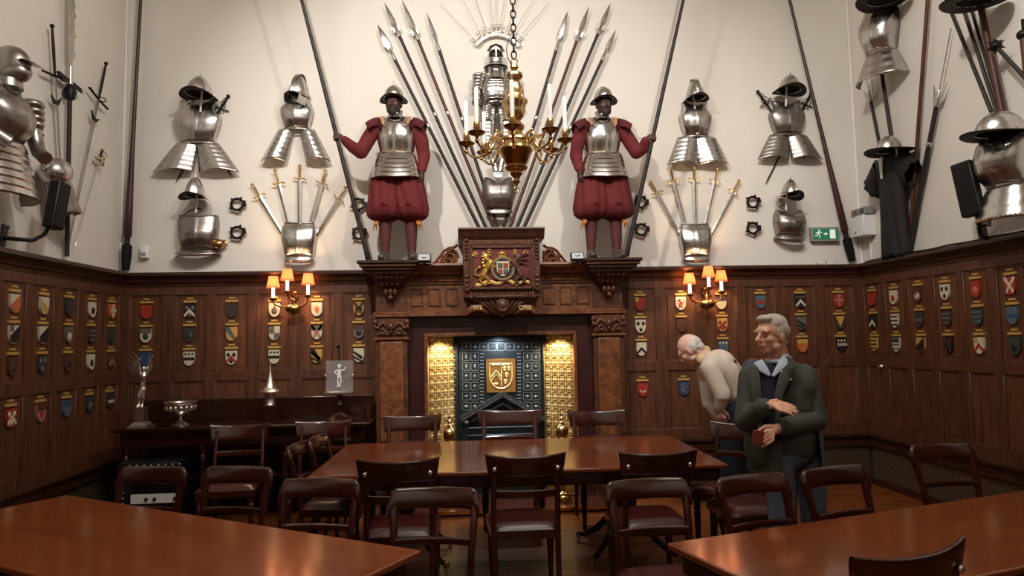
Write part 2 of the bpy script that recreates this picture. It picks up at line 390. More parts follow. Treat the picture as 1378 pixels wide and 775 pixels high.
def panelling(wall, W, s0, s1, cents, hw, rows, skip=()):
    """frame and panels; cents are panel centres along the wall"""
    mb = MB(WM[W]); mb.bb(s0, s1, .018, .08, .39, ZD-.1)
    bounds = []
    for z0, z1 in rows:
        e = s0
        for c in sorted(cents):
            mb.bb(e, c-hw, 0, .02, z0, z1); e = c+hw
        mb.bb(e, s1, 0, .02, z0, z1)
    zs = [.39]+[z for r in rows for z in r]+[ZD-.1]
    for a, b in zip(zs[::2], zs[1::2]): mb.bb(s0, s1, 0, .02, a, b)
    f = mb.build('panelling_frame', 'oak', wall, 30); bevel(f, .004, 1)
    for z0, z1 in rows:
        proto = None
        for c in cents:
            p = WM[W] @ V((c, 0, (z0+z1)/2))
            if proto is None:
                me = panel_proto(2*hw, z1-z0, wall); proto = me.build('panel', 'oakp', wall, 20); proto.location = p; proto.rotation_euler = (0, 0, WR[W])
            else: share(proto, wall, p, (0, 0, WR[W]), 'panel')
    MB(WM[W]).xprism(CORN, s0, s1).build('cornice', 'oakd', wall, 30)
    MB(WM[W]).xprism(BASE, s0, s1).build('base_moulding', 'oakd', wall, 30)
    g = MB(WM[W]); g.bb(s0, s1, .03, .05, .05, .40); g.build('grille_backing', 'grilleb', wall)
    MB(WM[W]).bb(s0, s1, -.01, .05, 0, .065).build('skirting', 'oakd', wall)
def lattice(wall, W, s0, s1):
    g = MB(WM[W]); st = .034; z0, z1 = .065, .39; H = z1-z0; s = s0-H
    while s < s1:
        for d in (1, -1):
            a, b = (s, s+H) if d > 0 else (s+H, s)
            za, zb = z0, z1
            if a < s0: za = z0+(s0-a) if d > 0 else za; a = max(a, s0)
            if b > s1: zb = z1-(b-s1); b = s1
            if a > s1: za = z0+(a-s1); a = s1
            if b < s0: zb = z1-(s0-b); b = s0
            if abs(b-a) > .01: 
                n = V((-(zb-za), 0, (b-a))).normalized()*.0035
                vs = [(a-n.x, .018+.004*d, za-n.z), (a+n.x, .018+.004*d, za+n.z), (b+n.x, .018+.004*d, zb+n.z), (b-n.x, .018+.004*d, zb-n.z)]
                g.add(vs+[(x, y+.006, z) for x, y, z in vs], [(0, 1, 2, 3), (7, 6, 5, 4), (0, 4, 5, 1), (2, 6, 7, 3)])
        s += st
    g.build('grille_lattice', 'grille', wall, 0, kind='stuff')
ROWS = [(.64, 1.24), (1.345, 2.105)]
CBL = [-3.13, -2.71, -2.30, -1.88, -1.46, -1.04]
CBR = [1.88, 2.32, 2.76, 3.19, 3.63, 4.06]
panelling(wb, 'B', XL-.06, -.84, CBL, .155, ROWS)
panelling(wb, 'B', 1.64, XR+.06, CBR, .16, ROWS)
CLS = [6.82-.36*k for k in range(14)]; CRS = [-(6.86-.365*k) for k in range(14)]
panelling(wl, 'L', 1.9, YB+.03, CLS, .135, ROWS)
panelling(wr, 'R', -(YB+.03), -1.9, CRS, .138, ROWS)
lattice(wb, 'B', 1.66, XR); lattice(wr, 'R', -YB, -3.2); lattice(wl, 'L', 3.8, YB)
MB(WM['L']).bb(YF, 1.9, 0, .08, 0, ZD).build('panelling', 'oak', wl)
MB(WM['R']).bb(-1.9, -YF, 0, .08, 0, ZD).build('panelling', 'oak', wr)

# ------------------------------------------------------------ fireplace
def shield_poly_(w, h, cx, cz, n=5):
    p = [(cx-w/2, cz+h/2), (cx-w/2, cz)]
    p += [(cx-w/2*cos(k/n*PI/2), cz-h/2*sin(k/n*PI/2)) for k in range(1, n)]+[(cx, cz-h/2)]
    p += [(cx+w/2*cos(k/n*PI/2), cz-h/2*sin(k/n*PI/2)) for k in range(n-1, 0, -1)]+[(cx+w/2, cz), (cx+w/2, cz+h/2)]
    return p
FX = .40
fp = thing('fireplace', 'carved oak fireplace surround with painted royal arms between two standing pikemen', 'fireplace', None, (FX, 6.9, 0))
def FB(x0, x1, y0, y1, z0, z1, mb=None): return (mb or MB()).bb(FX+x0, FX+x1, y0, y1, z0, z1)
# frieze band and cornice between the pilasters
o = FB(-.95, .95, 6.84, PY1, 1.845, 2.25).build('frieze', 'oakc', fp); bevel(o, .004, 1)
mb = MB()
for (a, z0, z1) in ((6.80, 1.845, 1.875), (6.815, 1.875, 1.90), (6.82, 2.165, 2.19)): FB(-.94, .94, a, 6.85, z0, z1, mb)
mb.build('frieze_moulding', 'oakc', fp)
fr = None
for sgn in (-1, 1):
    for k in range(3):
        cx = FX+sgn*(.49+.175*k); z0, z1 = 1.945, 2.125; w = .062
        a = MB()
        for q in ((-w, -w+.012), (w-.012, w)): a.bb(q[0], q[1], -.012, 0, -.09, .09)
        for q in ((-.09, -.078), (.078, .09)): a.bb(-w, w, -.011, 0, q[0], q[1])
        if fr is None: fr = a.build('frieze_panel', 'oakc2', fp, local=True); fr.location = V((cx, 6.84, 2.035))-ORG[fp.name]
        else: share(fr, fp, V((cx, 6.84, 2.035))-ORG[fp.name], name='frieze_panel')
# cornice with dentils
cprof = [(PY1, 2.355), (6.66, 2.355), (6.655, 2.335), (6.68, 2.315), (6.71, 2.295), (6.74, 2.28), (6.75, 2.255), (6.79, 2.245), (6.80, 2.19), (PY1, 2.19)]
o = MB().xprism(cprof, FX-.95, FX+.95).build('mantel_cornice', 'oakc', fp, 30)
mb = MB()
for k in range(-24, 25):
    x = FX+k*.0385
    mb.add([(x-.015, 6.80, 2.238), (x+.015, 6.80, 2.238), (x, 6.80, 2.196), (x-.015, 6.765, 2.238), (x+.015, 6.765, 2.238), (x, 6.79, 2.2)], [(3, 4, 5), (0, 2, 1), (0, 3, 5, 2), (1, 2, 5, 4), (0, 1, 4, 3)])
mb.build('dentil_row', 'oakc2', fp, 0, kind='stuff')
# pilasters with capitals on which the pikemen stand
def pilaster(cx):
    p = FB(cx-.155, cx+.155, 6.82, PY1, 0, 2.2).build('pilaster', 'oakc2', fp); bevel(p, .006, 1)
    o = FB(cx-.115, cx+.115, 6.80, 6.83, .62, 1.60).build('shaft_panel', 'oakc', p); bevel(o, .012, 2)
    for z, e, h in ((.56, .03, .025), (.535, .02, .02), (.585, .012, .02), (1.63, .02, .02), (1.855, .03, .02), (1.88, .02, .018)): FB(cx-.155-e, cx+.155+e, 6.81-e, 6.9, z-h/2, z+h/2).build('band_moulding', 'oakc', p)
    mb = MB()
    for k in range(12): mb.ell((FX+cx-.17+k*.031, 6.775, .515), (.011, .011, .02), n=8, m=5)
    mb.build('bead_row', 'oakc', p, kind='stuff')
    # carved cherub and leaf block
    mb = MB(); FB(cx-.14, cx+.14, 6.80, 6.83, 1.665, 1.83, mb)
    for sx in (-1, 1):
        mb.ell((FX+cx+sx*.155, 6.80, 1.79), (.03, .03, .035)); mb.ell((FX+cx+sx*.16, 6.80, 1.745), (.02, .025, .03))
        for k in range(6):
            q = k/5; mb.ell((FX+cx+sx*(.03+.10*q), 6.795, 1.735+.045*sin(q*PI)), (.016+.012*q, .018, .022), n=8, m=6)
        mb.torus((FX+cx+sx*.085, 6.79, 1.70), .022, .008, n=12, m=6)
    mb.ell((FX+cx, 6.785, 1.745), (.032, .03, .04)); mb.ell((FX+cx, 6.79, 1.70), (.02, .02, .026))
    mb.build('carved_cherub_block', 'oakc2', p)
    for z0, z1, e, y in ((2.345, 2.375, .135, 6.50), (2.315, 2.345, .115, 6.52), (2.285, 2.315, .09, 6.55), (2.25, 2.285, .06, 6.60)):
        c_ = FB(cx-.155-e, cx+.155+e, y, PY1, z0, z1)
        o = c_.build('capital', 'oakc2' if z1 < 2.37 else 'oakd', p); bevel(o, .005, 1)
    # tapering corbel
    b0, b1 = .19, .10; mb = MB()
    vs = []
    for h, e, y in ((2.25, .19, 6.62), (2.19, .15, 6.68), (2.13, .085, 6.74), (2.10, .06, 6.78)):
        vs += [(FX+cx-e, y, h), (FX+cx+e, y, h), (FX+cx+e, 6.83, h), (FX+cx-e, 6.83, h)]
    fs = [(0, 1, 2, 3), (15, 14, 13, 12)]
    for i in range(3):
        for j in range(4): fs.append((i*4+j, i*4+4+j, i*4+4+(j+1) % 4, i*4+(j+1) % 4))
    mb.add(vs, fs); mb.build('corbel', 'oakc2', p, 20)
    mb = MB()
    for k in range(6): mb.ell((FX+cx-.125+k*.05, 6.635+.006, 2.225), (.02, .025, .022), n=8, m=5)
    for k in range(4): mb.ell((FX+cx-.075+k*.05, 6.70, 2.165), (.02, .025, .022), n=8, m=5)
    mb.build('egg_row', 'oakc2', p, kind='stuff')
    mb = MB()
    for k in range(3): mb.ell((FX+cx+(k-1)*.045, 6.76, 2.085), (.026, .04, .045))
    mb.ell((FX+cx, 6.755, 2.03), (.03, .035, .03)); mb.build('pendant_drop', 'oakc2', p)
pilaster(-1.09); pilaster(1.09)
# marble surround with a thin frame, splayed gilt cheeks, iron fireback
mb = MB(); FB(-.945, -.745, 6.93, 7.05, 0, 1.645, mb); FB(.745, .945, 6.93, 7.05, 0, 1.645, mb); FB(-.945, .945, 6.93, 7.05, 1.645, 1.85, mb)
mb.build('marble_surround', 'marble', fp)
mb = MB(); FB(-.775, -.74, 6.90, 7.0, 0, 1.64, mb); FB(.74, .775, 6.90, 7.0, 0, 1.64, mb); FB(-.775, .775, 6.90, 7.0, 1.64, 1.675, mb)
o = mb.build('opening_frame', 'oakc', fp); bevel(o, .006, 2)
FB(-.75, .75, 7.0, 7.5, 1.655, 1.70).build('recess_lintel', 'iron', fp)
FB(-1.2, 1.2, 6.35, 7.5, .0, .03).build('hearth_slab', 'marble', fp)
for sx in (-1, 1):
    a = V((FX+sx*.74, 6.99, 0)); b = V((FX+sx*.475, 7.22, 0)); d = (b-a); L = d.length; d.normalize(); nrm = V((-sx*abs(d.y), -abs(d.x), 0))
    ck = MB(); vs = [a-nrm*.0, b, b-nrm*.02, a-nrm*.02]; ck.add([v+V((0, 0, z)) for z in (.03, 1.66) for v in vs], [(0, 1, 2, 3), (7, 6, 5, 4), (0, 4, 5, 1), (1, 5, 6, 2), (2, 6, 7, 3), (3, 7, 4, 0)])
    cheek = ck.build('gilt_cheek', 'golddk', fp)
    # one tile: cross bars with an oval boss
    tw, th = L/4, .088
    ang = math.atan2(d.y, d.x) if sx > 0 else math.atan2(d.y, d.x)
    def tile_mb():
        t = MB(); s_ = 1
        t.bb(-tw/2, tw/2, -.004, 0, -.004, .004).bb(-.003-tw/2, .003-tw/2, -.004, 0, -th/2, th/2)
        t.bb(-.021, .021, -.006, 0, -.033, -.028).bb(-.021, .021, -.006, 0, .028, .033).bb(-.021, -.017, -.006, 0, -.03, .03).bb(.017, .021, -.006, 0, -.03, .03); t.ell((0, -.004, 0), (.011, .009, .018), n=8, m=6)
        t.torus((tw/2, -.004, th/2), .010, .0025, n=8, m=4, sx=1.7)
        return t
    rz = ang if sx < 0 else ang+PI
    proto = None
    for i in range(4):
        for k in range(17):
            z = 1.61-k*th
            if z < .25: continue
            p = a+d*(tw*(i+.5))+nrm*.001+V((0, 0, z))
            if proto is None: proto = tile_mb().build('tile', 'goldlt', cheek, 30, local=True); proto.location = p-ORG[fp.name]; proto.rotation_euler = (0, 0, rz)
            else: share(proto, cheek, p-ORG[fp.name], (0, 0, rz), 'tile')
fb = thing('fireback', 'black cast-iron fireback with rows of crosses and a gilt shield plaque', 'fireback', None, (FX, 7.24, 0))
YK = 7.22
def K(px, py, y=YK): q = P(px, py, 1, y); return q.x, q.z
FB(-.49, .49, YK, YK+.05, .03, 1.66).build('plate', 'castiron', fb)
def kbox(mb, x0, y0, x1, y1, t=.012, y=YK):
    a = K(x0, y0); b = K(x1, y1); return mb.bb(a[0], b[0], y-t, y, b[1], a[1])
mb = MB(); kbox(mb, 613, 455, 618, 640, .03); kbox(mb, 729, 455, 735, 640, .03); kbox(mb, 613, 453, 735, 458, .03); mb.build('fireback_border', 'castiron', fb)
def cross_panel():
    t = MB(); h = .043
    for q in ((-h, -h+.006), (h-.006, h)): t.bb(q[0], q[1], -.007, 0, -h, h).bb(-h, h, -.007, 0, q[0], q[1])
    for k in range(4):
        q = PI/2*k; t.ell((.012*cos(q), -.004, .012*sin(q)), (.009 if k % 2 == 0 else .006, .007, .006 if k % 2 == 0 else .009), n=8, m=5)
    t.ell((0, -.005, 0), (.007, .009, .007), n=8, m=5)
    return t
cells = [(627.5+k*11.7, 466.5) for k in range(9)]
for ry in (480, 493, 506, 519.5, 533, 546.5): cells += [(627.5, ry), (639, ry), (709.5, ry), (721, ry)]
proto = None
for c in cells:
    x, z = K(*c); p = V((x, YK, z))-ORG[fb.name]
    if proto is None: proto = cross_panel().build('cross_panel', 'ironlt', fb, 30, local=True); proto.location = p
    else: share(proto, fb, p, name='cross_panel')
mb = MB()
for k in range(17):
    for px in (648.5, 698.5):
        x, z = K(px, 476+k*4.6); mb.box((x, YK-.008, z), (.04, .014, .014))
mb.build('reeded_border', 'ironlt', fb, 0, kind='stuff')
x0, z1 = K(654, 483); x1, z0 = K(694, 527.5)
pq = MB().bb(x0, x1, YK-.022, YK, z0, z1).build('gilt_plaque', 'golddk', fb); bevel(pq, .004, 1)
cx, cz = (x0+x1)/2, (z0+z1)/2
mb = MB(); y_ = YK-.025
mb.sweep([(x, y_, z) for x, z in shield_poly_(.235, .26, cx, cz-.005)], .006, 6, closed=True, up=(0, 1, 0))
for a, b in ((-.075, .115), (-.025, .115), (.025, .115), (.075, .115)): mb.box((cx+a, y_, cz+b), (.035, .014, .012))
mb.sweep([(cx-.10, y_, cz-.01), (cx-.05, y_, cz+.055), (cx+.0, y_, cz-.01)], .009, 6)
mb.sweep([(cx-.10, y_, cz-.045), (cx-.05, y_, cz+.02), (cx+.0, y_, cz-.045)], .006, 6)
mb.tube((cx+.005, y_, cz-.11), (cx+.005, y_, cz+.10), .004)
for a, b in ((.04, .075), (.085, .075), (.06, .01), (.045, -.06)): mb.ell((cx+a, y_, cz+b+.01), (.017, .014, .014), n=10, m=6); mb.box((cx+a, y_, cz+b-.008), (.026, .014, .012)); mb.ell((cx+a, y_, cz+b-.02), (.011, .01, .008), n=8, m=5)
mb.ell((cx-.055, y_, cz-.085), (.026, .012, .014), n=10, m=6)
mb.build('shield_relief', 'goldlt', pq)
# iron pediment over the grate
def chev(mb, ax, ay, lx, ly, rx, ry, t, y, dp):
    A = K(ax, ay); B = K(lx, ly); C = K(rx, ry)
    return mb.prism([B, A, C, (C[0], C[1]-t), (A[0], A[1]-t*1.1), (B[0], B[1]-t)], y-dp, y)
mb = MB(); chev(mb, 676, 526, 620, 560, 731, 560, .05, YK-.02, .10); chev(mb, 676, 540, 634, 564, 716, 564, .025, YK-.02, .07); mb.build('pediment', 'ironlt2', fb)
mb = MB()
for k in range(22):
    q = k/21; 
    for s_, e in (((676, 531), (624, 563)), ((676, 531), (728, 563))):
        x, z = K(s_[0]+(e[0]-s_[0])*q, s_[1]+(e[1]-s_[1])*q); mb.ell((x, YK-.125, z), .0075, n=6, m=4)
mb.build('pediment_beads', 'steel', fb, kind='stuff')
gr = thing('fire_grate', 'black iron fire grate with horizontal bars under the pediment', 'grate', None, (FX, 7.1, 0))
mb = MB()
for k in range(6): mb.tube((FX-.36, 7.08, .32+.075*k), (FX+.36, 7.08, .32+.075*k), .013)
for sx in (-1, 1): mb.box((FX+sx*.36, 7.08, .38), (.04, .05, .70))
mb.build('bars', 'castiron', gr)
FB(-.38, .38, 7.06, 7.2, .03, .12).build('base', 'castiron', gr)
mb = MB()
for k in range(2): mb.ell((FX-.36+k*.72, 7.06, .75), (.03, .03, .03))
mb.build('knob', 'castiron', gr)
def andiron(px, lab):
    x = P(px, 575, 1, 6.62).x
    t = thing('andiron', lab, 'andiron', 'pair of brass ball andirons', (x, 6.62, 0))
    prof = [(.001, 1.01), (.008, 1.0), (.012, .985), (.008, .97), (.02, .955), (.024, .94), (.012, .925), (.018, .915), (.03, .905), (.022, .895), (.045, .88), (.062, .85), (.067, .815), (.06, .78), (.04, .75), (.02, .735), (.03, .72), (.018, .70), (.016, .55), (.03, .53), (.045, .50), (.03, .47), (.016, .45), (.016, .36), (.04, .33), (.055, .29), (.04, .25), (.02, .23), (.02, .16), (.06, .13), (.08, .08), (.085, .03)]
    prof = [(a*.92, b*.84 if b < .7 else b-.12) for a, b in prof]
    MB().lathe(prof[::-1], (x, 6.62, 0), 20).build('ball_column', 'brass', t)
    MB().sweep([(x, 6.64, .12), (x, 6.9, .12), (x, 7.05, .05)], .014, 8).build('log_bar', 'iron', t)
andiron(605, 'polished brass ball andiron left of the hearth, before the left gilt cheek')
andiron(756, 'polished brass ball andiron right of the hearth, before the right gilt cheek')
fd = thing('fender', 'low pierced brass fender around the hearth', 'fender', None, (FX, 6.42, 0))
mb = MB(); mb.bb(FX-.95, FX+.95, 6.34, 6.36, .02, .05).bb(FX-.95, FX+.95, 6.34, 6.36, .15, .165)
for k in range(48):
    x = FX-.93+k*.0396; mb.torus((x, 6.35, .10), .017, .004, n=8, m=4, sz=2.6)
mb.build('pierced_rail', 'brass', fd)
for sx in (-1, 1): MB().bb(FX+sx*.95-.01, FX+sx*.95+.01, 6.35, 6.85, .02, .165).build('return_rail', 'brassd', fd)

# overmantel with the royal arms
YA = 6.56
def A_(px, py, y=YA): q = P(px, py, 1, y); return q.x, q.z
x0, zt = A_(634, 333); x1, zb_ = A_(717, 386); ACX = (x0+x1)/2; ACZ = (zt+zb_)/2; AW = x1-x0; AH = zt-zb_
om = MB().bb(ACX-AW/2-.08, ACX+AW/2+.08, YA+.03, PY1, zb_-.09, zt+.09).build('overmantel', 'oakc2', fp); bevel(om, .005, 1)
cp = [(PY1, zt+.19), (YA-.05, zt+.19), (YA-.055, zt+.175), (YA-.03, zt+.15), (YA-.01, zt+.12), (YA+.005, zt+.10), (YA+.02, zt+.085), (PY1, zt+.085)]
MB().xprism(cp, ACX-AW/2-.125, ACX+AW/2+.125).build('overmantel_cornice', 'oakc2', om, 30)
mb = MB()
for k in range(22):
    x = ACX-AW/2+AW*k/21; mb.box((x, YA+.022, zt+.055), (.014, .02, .04)); mb.box((x, YA+.022, zb_-.055), (.014, .02, .04))
mb.build('fluting', 'oakc', om, 0, kind='stuff')
for sx in (-1, 1):
    mb = MB(); mb.bb(ACX+sx*(AW/2+.045)-.03, ACX+sx*(AW/2+.045)+.03, YA+.005, YA+.04, zb_-.02, zt+.08)
    for k in range(5): mb.ell((ACX+sx*(AW/2+.045), YA+.0, zt+.03-k*.035), (.016, .016, .015), n=8, m=5)
    mb.ell((ACX+sx*(AW/2+.045), YA+.0, zt+.07), .02)
    for k in range(4): mb.ell((ACX+sx*(AW/2+.045), YA+.01, zb_+.11-k*.045), (.03-.004*k, .02, .025), n=8, m=5)
    mb.build('side_pilaster', 'oakc2', om)
bd = MB().bb(ACX-AW/2, ACX+AW/2, YA, YA+.04, zb_, zt).build('arms_board', mat('crimson_board', (106, 36, 36), .5, var=.2, scale=8), om)
mb = MB()
for q in (-1, 1): mb.bb(ACX+q*AW/2-.012, ACX+q*AW/2+.012, YA-.02, YA+.03, zb_-.01, zt+.01)
for z in (zb_-.005, zt+.005): mb.bb(ACX-AW/2, ACX+AW/2, YA-.02, YA+.03, z-.012, z+.012)
mb.build('board_frame', 'oakc2', om)
def text(s_, name, mat_, x, z, y, size, parent, ext=.004):
    cu = bpy.data.curves.new(name, 'FONT'); cu.body = s_; cu.size = size; cu.extrude = ext; cu.offset = size*.012; cu.align_x = 'CENTER'; cu.align_y = 'CENTER'
    tmp = bpy.data.objects.new(name, cu); COL.objects.link(tmp)
    dg = bpy.context.evaluated_depsgraph_get(); me = bpy.data.meshes.new_from_object(tmp.evaluated_get(dg))
    bpy.data.objects.remove(tmp); mb = MB()
    mb.add([(v.co.x+x, y-v.co.z, v.co.y+z) for v in me.vertices], [tuple(p.vertices) for p in me.polygons])
    return mb.build(name, mat_, parent, 30)
def az(px, py): return A_(px, py)
for s_, px, py in (('E', 658.5, 340), ('R', 694, 340)):
    x, z = az(px, py); text(s_, 'gilt_letter', 'gold', x, z, YA-.006, .085, om)
# crown
x, z = az(675.5, 342); mb = MB()
mb.bb(x-.036, x+.036, YA-.03, YA, z-.03, z-.014)
for a in (-.034, -.012, .012, .034): mb.ell((x+a, YA-.02, z-.004), (.009, .012, .016), n=8, m=6)
mb.torus((x, YA-.015, z-.004), .030, .006, n=12, m=6, a0=0, a1=PI, sz=.8); mb.ell((x, YA-.015, z+.006), (.022, .016, .018)); mb.ell((x, YA-.018, z+.032), .009)
mb.build('crown', 'gold', om)
x, z = az(639, 342.5); mb = MB()
for k in range(5): mb.ell((x+.02*cos(k*1.257), YA-.006, z+.02*sin(k*1.257)), (.013, .009, .013), n=8, m=5)
mb.ell((x, YA-.012, z), .01); mb.build('rose_badge', 'gold', om)
x, z = az(707.5, 340); mb = MB()
for k in range(4): mb.ell((x+.018*cos(k*PI/2), YA-.006, z+.018*sin(k*PI/2)), (.011, .009, .011), n=8, m=5)
mb.build('cross_badge', 'gold', om)
# garter and quartered shield
cx, cz = az(676.5, 362)
M['garter'] = mat('garter_gold_blue', (150, 128, 92), .4, .3, var=.35, scale=60)
MB().torus((cx, YA-.02, cz), .105, .018, n=28, m=8, sz=1.02).build('garter', 'garter', om)
MB().lathe([(.001, 0), (.09, 0), (.095, -.01), (.09, -.02), (.001, -.02)], (cx, YA-.005, cz), 24, R=Matrix.Rotation(-PI/2, 3, 'X')).build('garter_field', 'hk', om)
def shield_poly(w, h, n=6, cx=0, cz=0):
    pts = [(cx-w/2, cz+h/2), (cx-w/2, cz+h*.0)]
    for k in range(1, n): q = k/n; pts.append((cx-w/2*cos(q*PI/2), cz-h/2*sin(q*PI/2)))
    pts.append((cx, cz-h/2))
    for k in range(n-1, 0, -1): q = k/n; pts.append((cx+w/2*cos(q*PI/2), cz-h/2*sin(q*PI/2)))
    return pts+[(cx+w/2, cz), (cx+w/2, cz+h/2)]
o = MB().prism(shield_poly(.12, .145, 6, cx, cz), YA-.04, YA-.02).build('shield', 'hw', om)
for (a, b, mt) in ((-1, 1, 'hb'), (1, 1, 'hr'), (-1, -1, 'hr'), (1, -1, 'hb')):
    MB().bb(cx+a*.027-.022, cx+a*.027+.022, YA-.046, YA-.039, cz+b*.03-.024, cz+b*.03+.024).build('quarter', mt, o)
    m2 = MB()
    for k in range(3): m2.cap((cx+a*.027-.014, YA-.048, cz+b*.03+(k-1)*.015), .004, (cx+a*.027+.014, YA-.048, cz+b*.03+(k-1)*.015), .003, n=6)
    m2.build('charge', 'gold', o)
def beast(name, s_, mt, body):
    """rampant supporter; s_ = +1 faces right, standing left of the shield"""
    mb = MB(); f = lambda a, b: (ACX+.0+s_*a, YA-.022, ACZ+b)
    def lim(*pts):
        for (a, b, r1), (c, d, r2) in zip(pts, pts[1:]): mb.cap(f(a, b), r1, f(c, d), r2, n=8)
    lim((-.185, -.085, .034), (-.155, -.02, .028), (-.115, .045, .036))           # trunk
    lim((-.125, .06, .03), (-.165, .10, .026)); mb.ell(f(-.16, .10), (.038, .025, .04), n=10, m=8); lim((-.15, .115, .02), (-.125, .115, .012))
    lim((-.18, -.09, .03), (-.215, -.125, .018), (-.19, -.165, .012), (-.16, -.17, .012))
    lim((-.17, -.09, .026), (-.13, -.12, .016), (-.15, -.155, .011), (-.12, -.16, .011))
    lim((-.115, .05, .02), (-.06, .055, .013), (-.035, .085, .011)); lim((-.11, .02, .02), (-.06, .0, .013), (-.035, .02, .010))
    if body == 'lion':
        lim((-.21, -.09, .01), (-.265, -.07, .008), (-.25, -.02, .008), (-.22, .0, .014))
        for k in range(5): mb.ell(f(-.175-.01*(k % 2), .13-.03*k), (.02, .018, .02), n=8, m=6)
    else:
        lim((-.13, .06, .012), (-.21, .12, .009), (-.26, .13, .005)); lim((-.13, .05, .012), (-.22, .08, .009), (-.27, .07, .004)); lim((-.13, .04, .012), (-.21, .04, .008), (-.26, .02, .004))
        lim((-.21, -.09, .014), (-.26, -.11, .01), (-.25, -.05, .007), (-.27, -.02, .004)); lim((-.15, .13, .008), (-.15, .16, .003))
    return mb.build(name, mt, om)
beast('lion', 1, 'gold', 'lion'); beast('dragon', -1, 'hn', 'dragon')
mb = MB(); pts = []
for k in range(25):
    q = k/24*2-1; pts.append((ACX+q*.26, YA-.018, zb_+.055+.016*sin(q*9)-.02*abs(q)))
mb.sweep(pts, (.005, .016), 6, up=(0, 0, 1)); mb.build('motto_ribbon', 'gilt', om)
# scrolled shoulders
for sx in (-1, 1):
    base = V(A_(616 if sx < 0 else 734, 358)); bx = base[0]; bz = base[1]
    mb = MB()
    poly = [(bx+sx*.0, bz+.215), (bx+sx*.03, bz+.205), (bx+sx*.10, bz+.19), (bx+sx*.16, bz+.12), (bx+sx*.22, bz+.05), (bx+sx*.25, bz-.0), (bx, bz)]
    mb.prism([(bx+sx*.02, bz+.17), (bx+sx*.10, bz+.17), (bx+sx*.15, bz+.11), (bx+sx*.20, bz+.045), (bx+sx*.235, bz+.01), (bx+sx*.235, bz), (bx, bz), (bx, bz+.17)], 6.70, 6.80)
    pts = []
    for k in range(34):
        q = k/33; a = q*PI*3.6; r_ = .088*(1-q)+.014; pts.append((bx+sx*(.085-r_*cos(a)*.9), 6.685, bz+.095+r_*sin(a)))
    mb.sweep(pts, [(.013, .022)]*34, 6, up=(0, 1, 0))
    edge = [(bx+sx*.0, 6.69, bz+.225), (bx+sx*.03, 6.69, bz+.20), (bx+sx*.085, 6.69, bz+.195), (bx+sx*.135, 6.69, bz+.165), (bx+sx*.175, 6.69, bz+.11), (bx+sx*.215, 6.69, bz+.06), (bx+sx*.27, 6.69, bz+.015)]
    mb.sweep(edge, [(.014, .025)]*7, 6, up=(0, 1, 0))
    for k in range(4): mb.ell((bx+sx*(.16+.02*k), 6.69, bz+.06-.012*k), (.022-.003*k, .02, .018), n=8, m=6)
    mb.sweep([(bx-sx*.01, 6.69, bz+.012), (bx+sx*.28, 6.69, bz+.012)], [(.012, .02)]*2, 6, up=(0, 1, 0))
    mb.build('scroll', 'oakc', fp)
# shell bracket below the board with the two lettered ribbons
bx, bz = ACX, zb_-.09
mb = MB(); rows_ = 12
def brk(u, v):
    a = PI*u; R0 = .31*(1-v)**.9+.02; return V((bx-cos(a)*R0, YA+.06+.20*v-.07*sin(a)*(1-v), bz-.18*v))
mb.grid(brk, 24, 8); o = mb.build('bracket', 'oakc2', fp); solid(o, .02, 1)
mb = MB()
for k in range(-4, 5):
    if k == 0: continue
    mb.sweep([(bx+k*.066, YA+.03+abs(k)*.012, bz-.01), (bx+k*.044, YA+.02+abs(k)*.01, bz-.07), (bx+k*.018, YA+.09, bz-.165)], [(.014, .016), (.012, .014), (.006, .008)], 8)
mb.ell((bx, YA+.02, bz-.085), (.06, .05, .068)); mb.torus((bx, YA-.01, bz-.085), .05, .012, n=16, m=6); mb.ell((bx, YA+.06, bz-.165), (.03, .03, .025))
mb.build('shell_ribs', 'oakc2', fp)
mb = MB()
for k in range(9): mb.ell((bx-.3+k*.075, YA+.03, bz+.0), (.034, .02, .014), n=10, m=6)
mb.build('gadroon_edge', 'oakc2', fp, kind='stuff')
for sx, wd in ((-1, 'WE'), (1, 'ONE')):
    cx, cz = A_(643 if sx < 0 else 707, 414, 6.62)
    pts = [(cx-sx*.12, 6.68, cz-.035), (cx-sx*.07, 6.65, cz-.015), (cx, 6.635, cz), (cx+sx*.06, 6.64, cz-.005), (cx+sx*.095, 6.66, cz-.03), (cx+sx*.085, 6.80, cz-.05)]
    rb = MB().sweep(pts, [(.006, .03)]*6, 6, up=(0, 0, 1)).build('ribbon', 'oakc', fp)
    text(wd, 'motto_word', 'goldlt', cx, cz+.0, 6.622, .060, rb, .003)
for px, lab in ((571, 'left of the coat of arms'), (777, 'right of the coat of arms')):
    q = P(px, 355, 1, 6.62)
    t = thing('floodlight', 'small black floodlight with square lens on mantel '+lab, 'floodlight', 'floodlights on the mantel', (q.x, 6.62, 2.355))
    z = 2.40
    Rx = Matrix.Rotation(-.35, 3, 'X')
    o = MB().box((q.x, 6.62, z), (.135, .05, .085), Rx).build('housing', 'black', t); bevel(o, .006, 1)
    MB().box(V((q.x, 6.62, z))+Rx @ V((0, -.026, 0)), (.11, .006, .062), Rx).build('reflector', 'glass', t)
    MB().ell(V((q.x, 6.62, z))+Rx @ V((0, -.03, 0)), (.022, .006, .012)).build('bulb', 'steelb', t)
    MB().box((q.x, 6.63, 2.358), (.03, .03, .01)).build('foot', 'black', t)

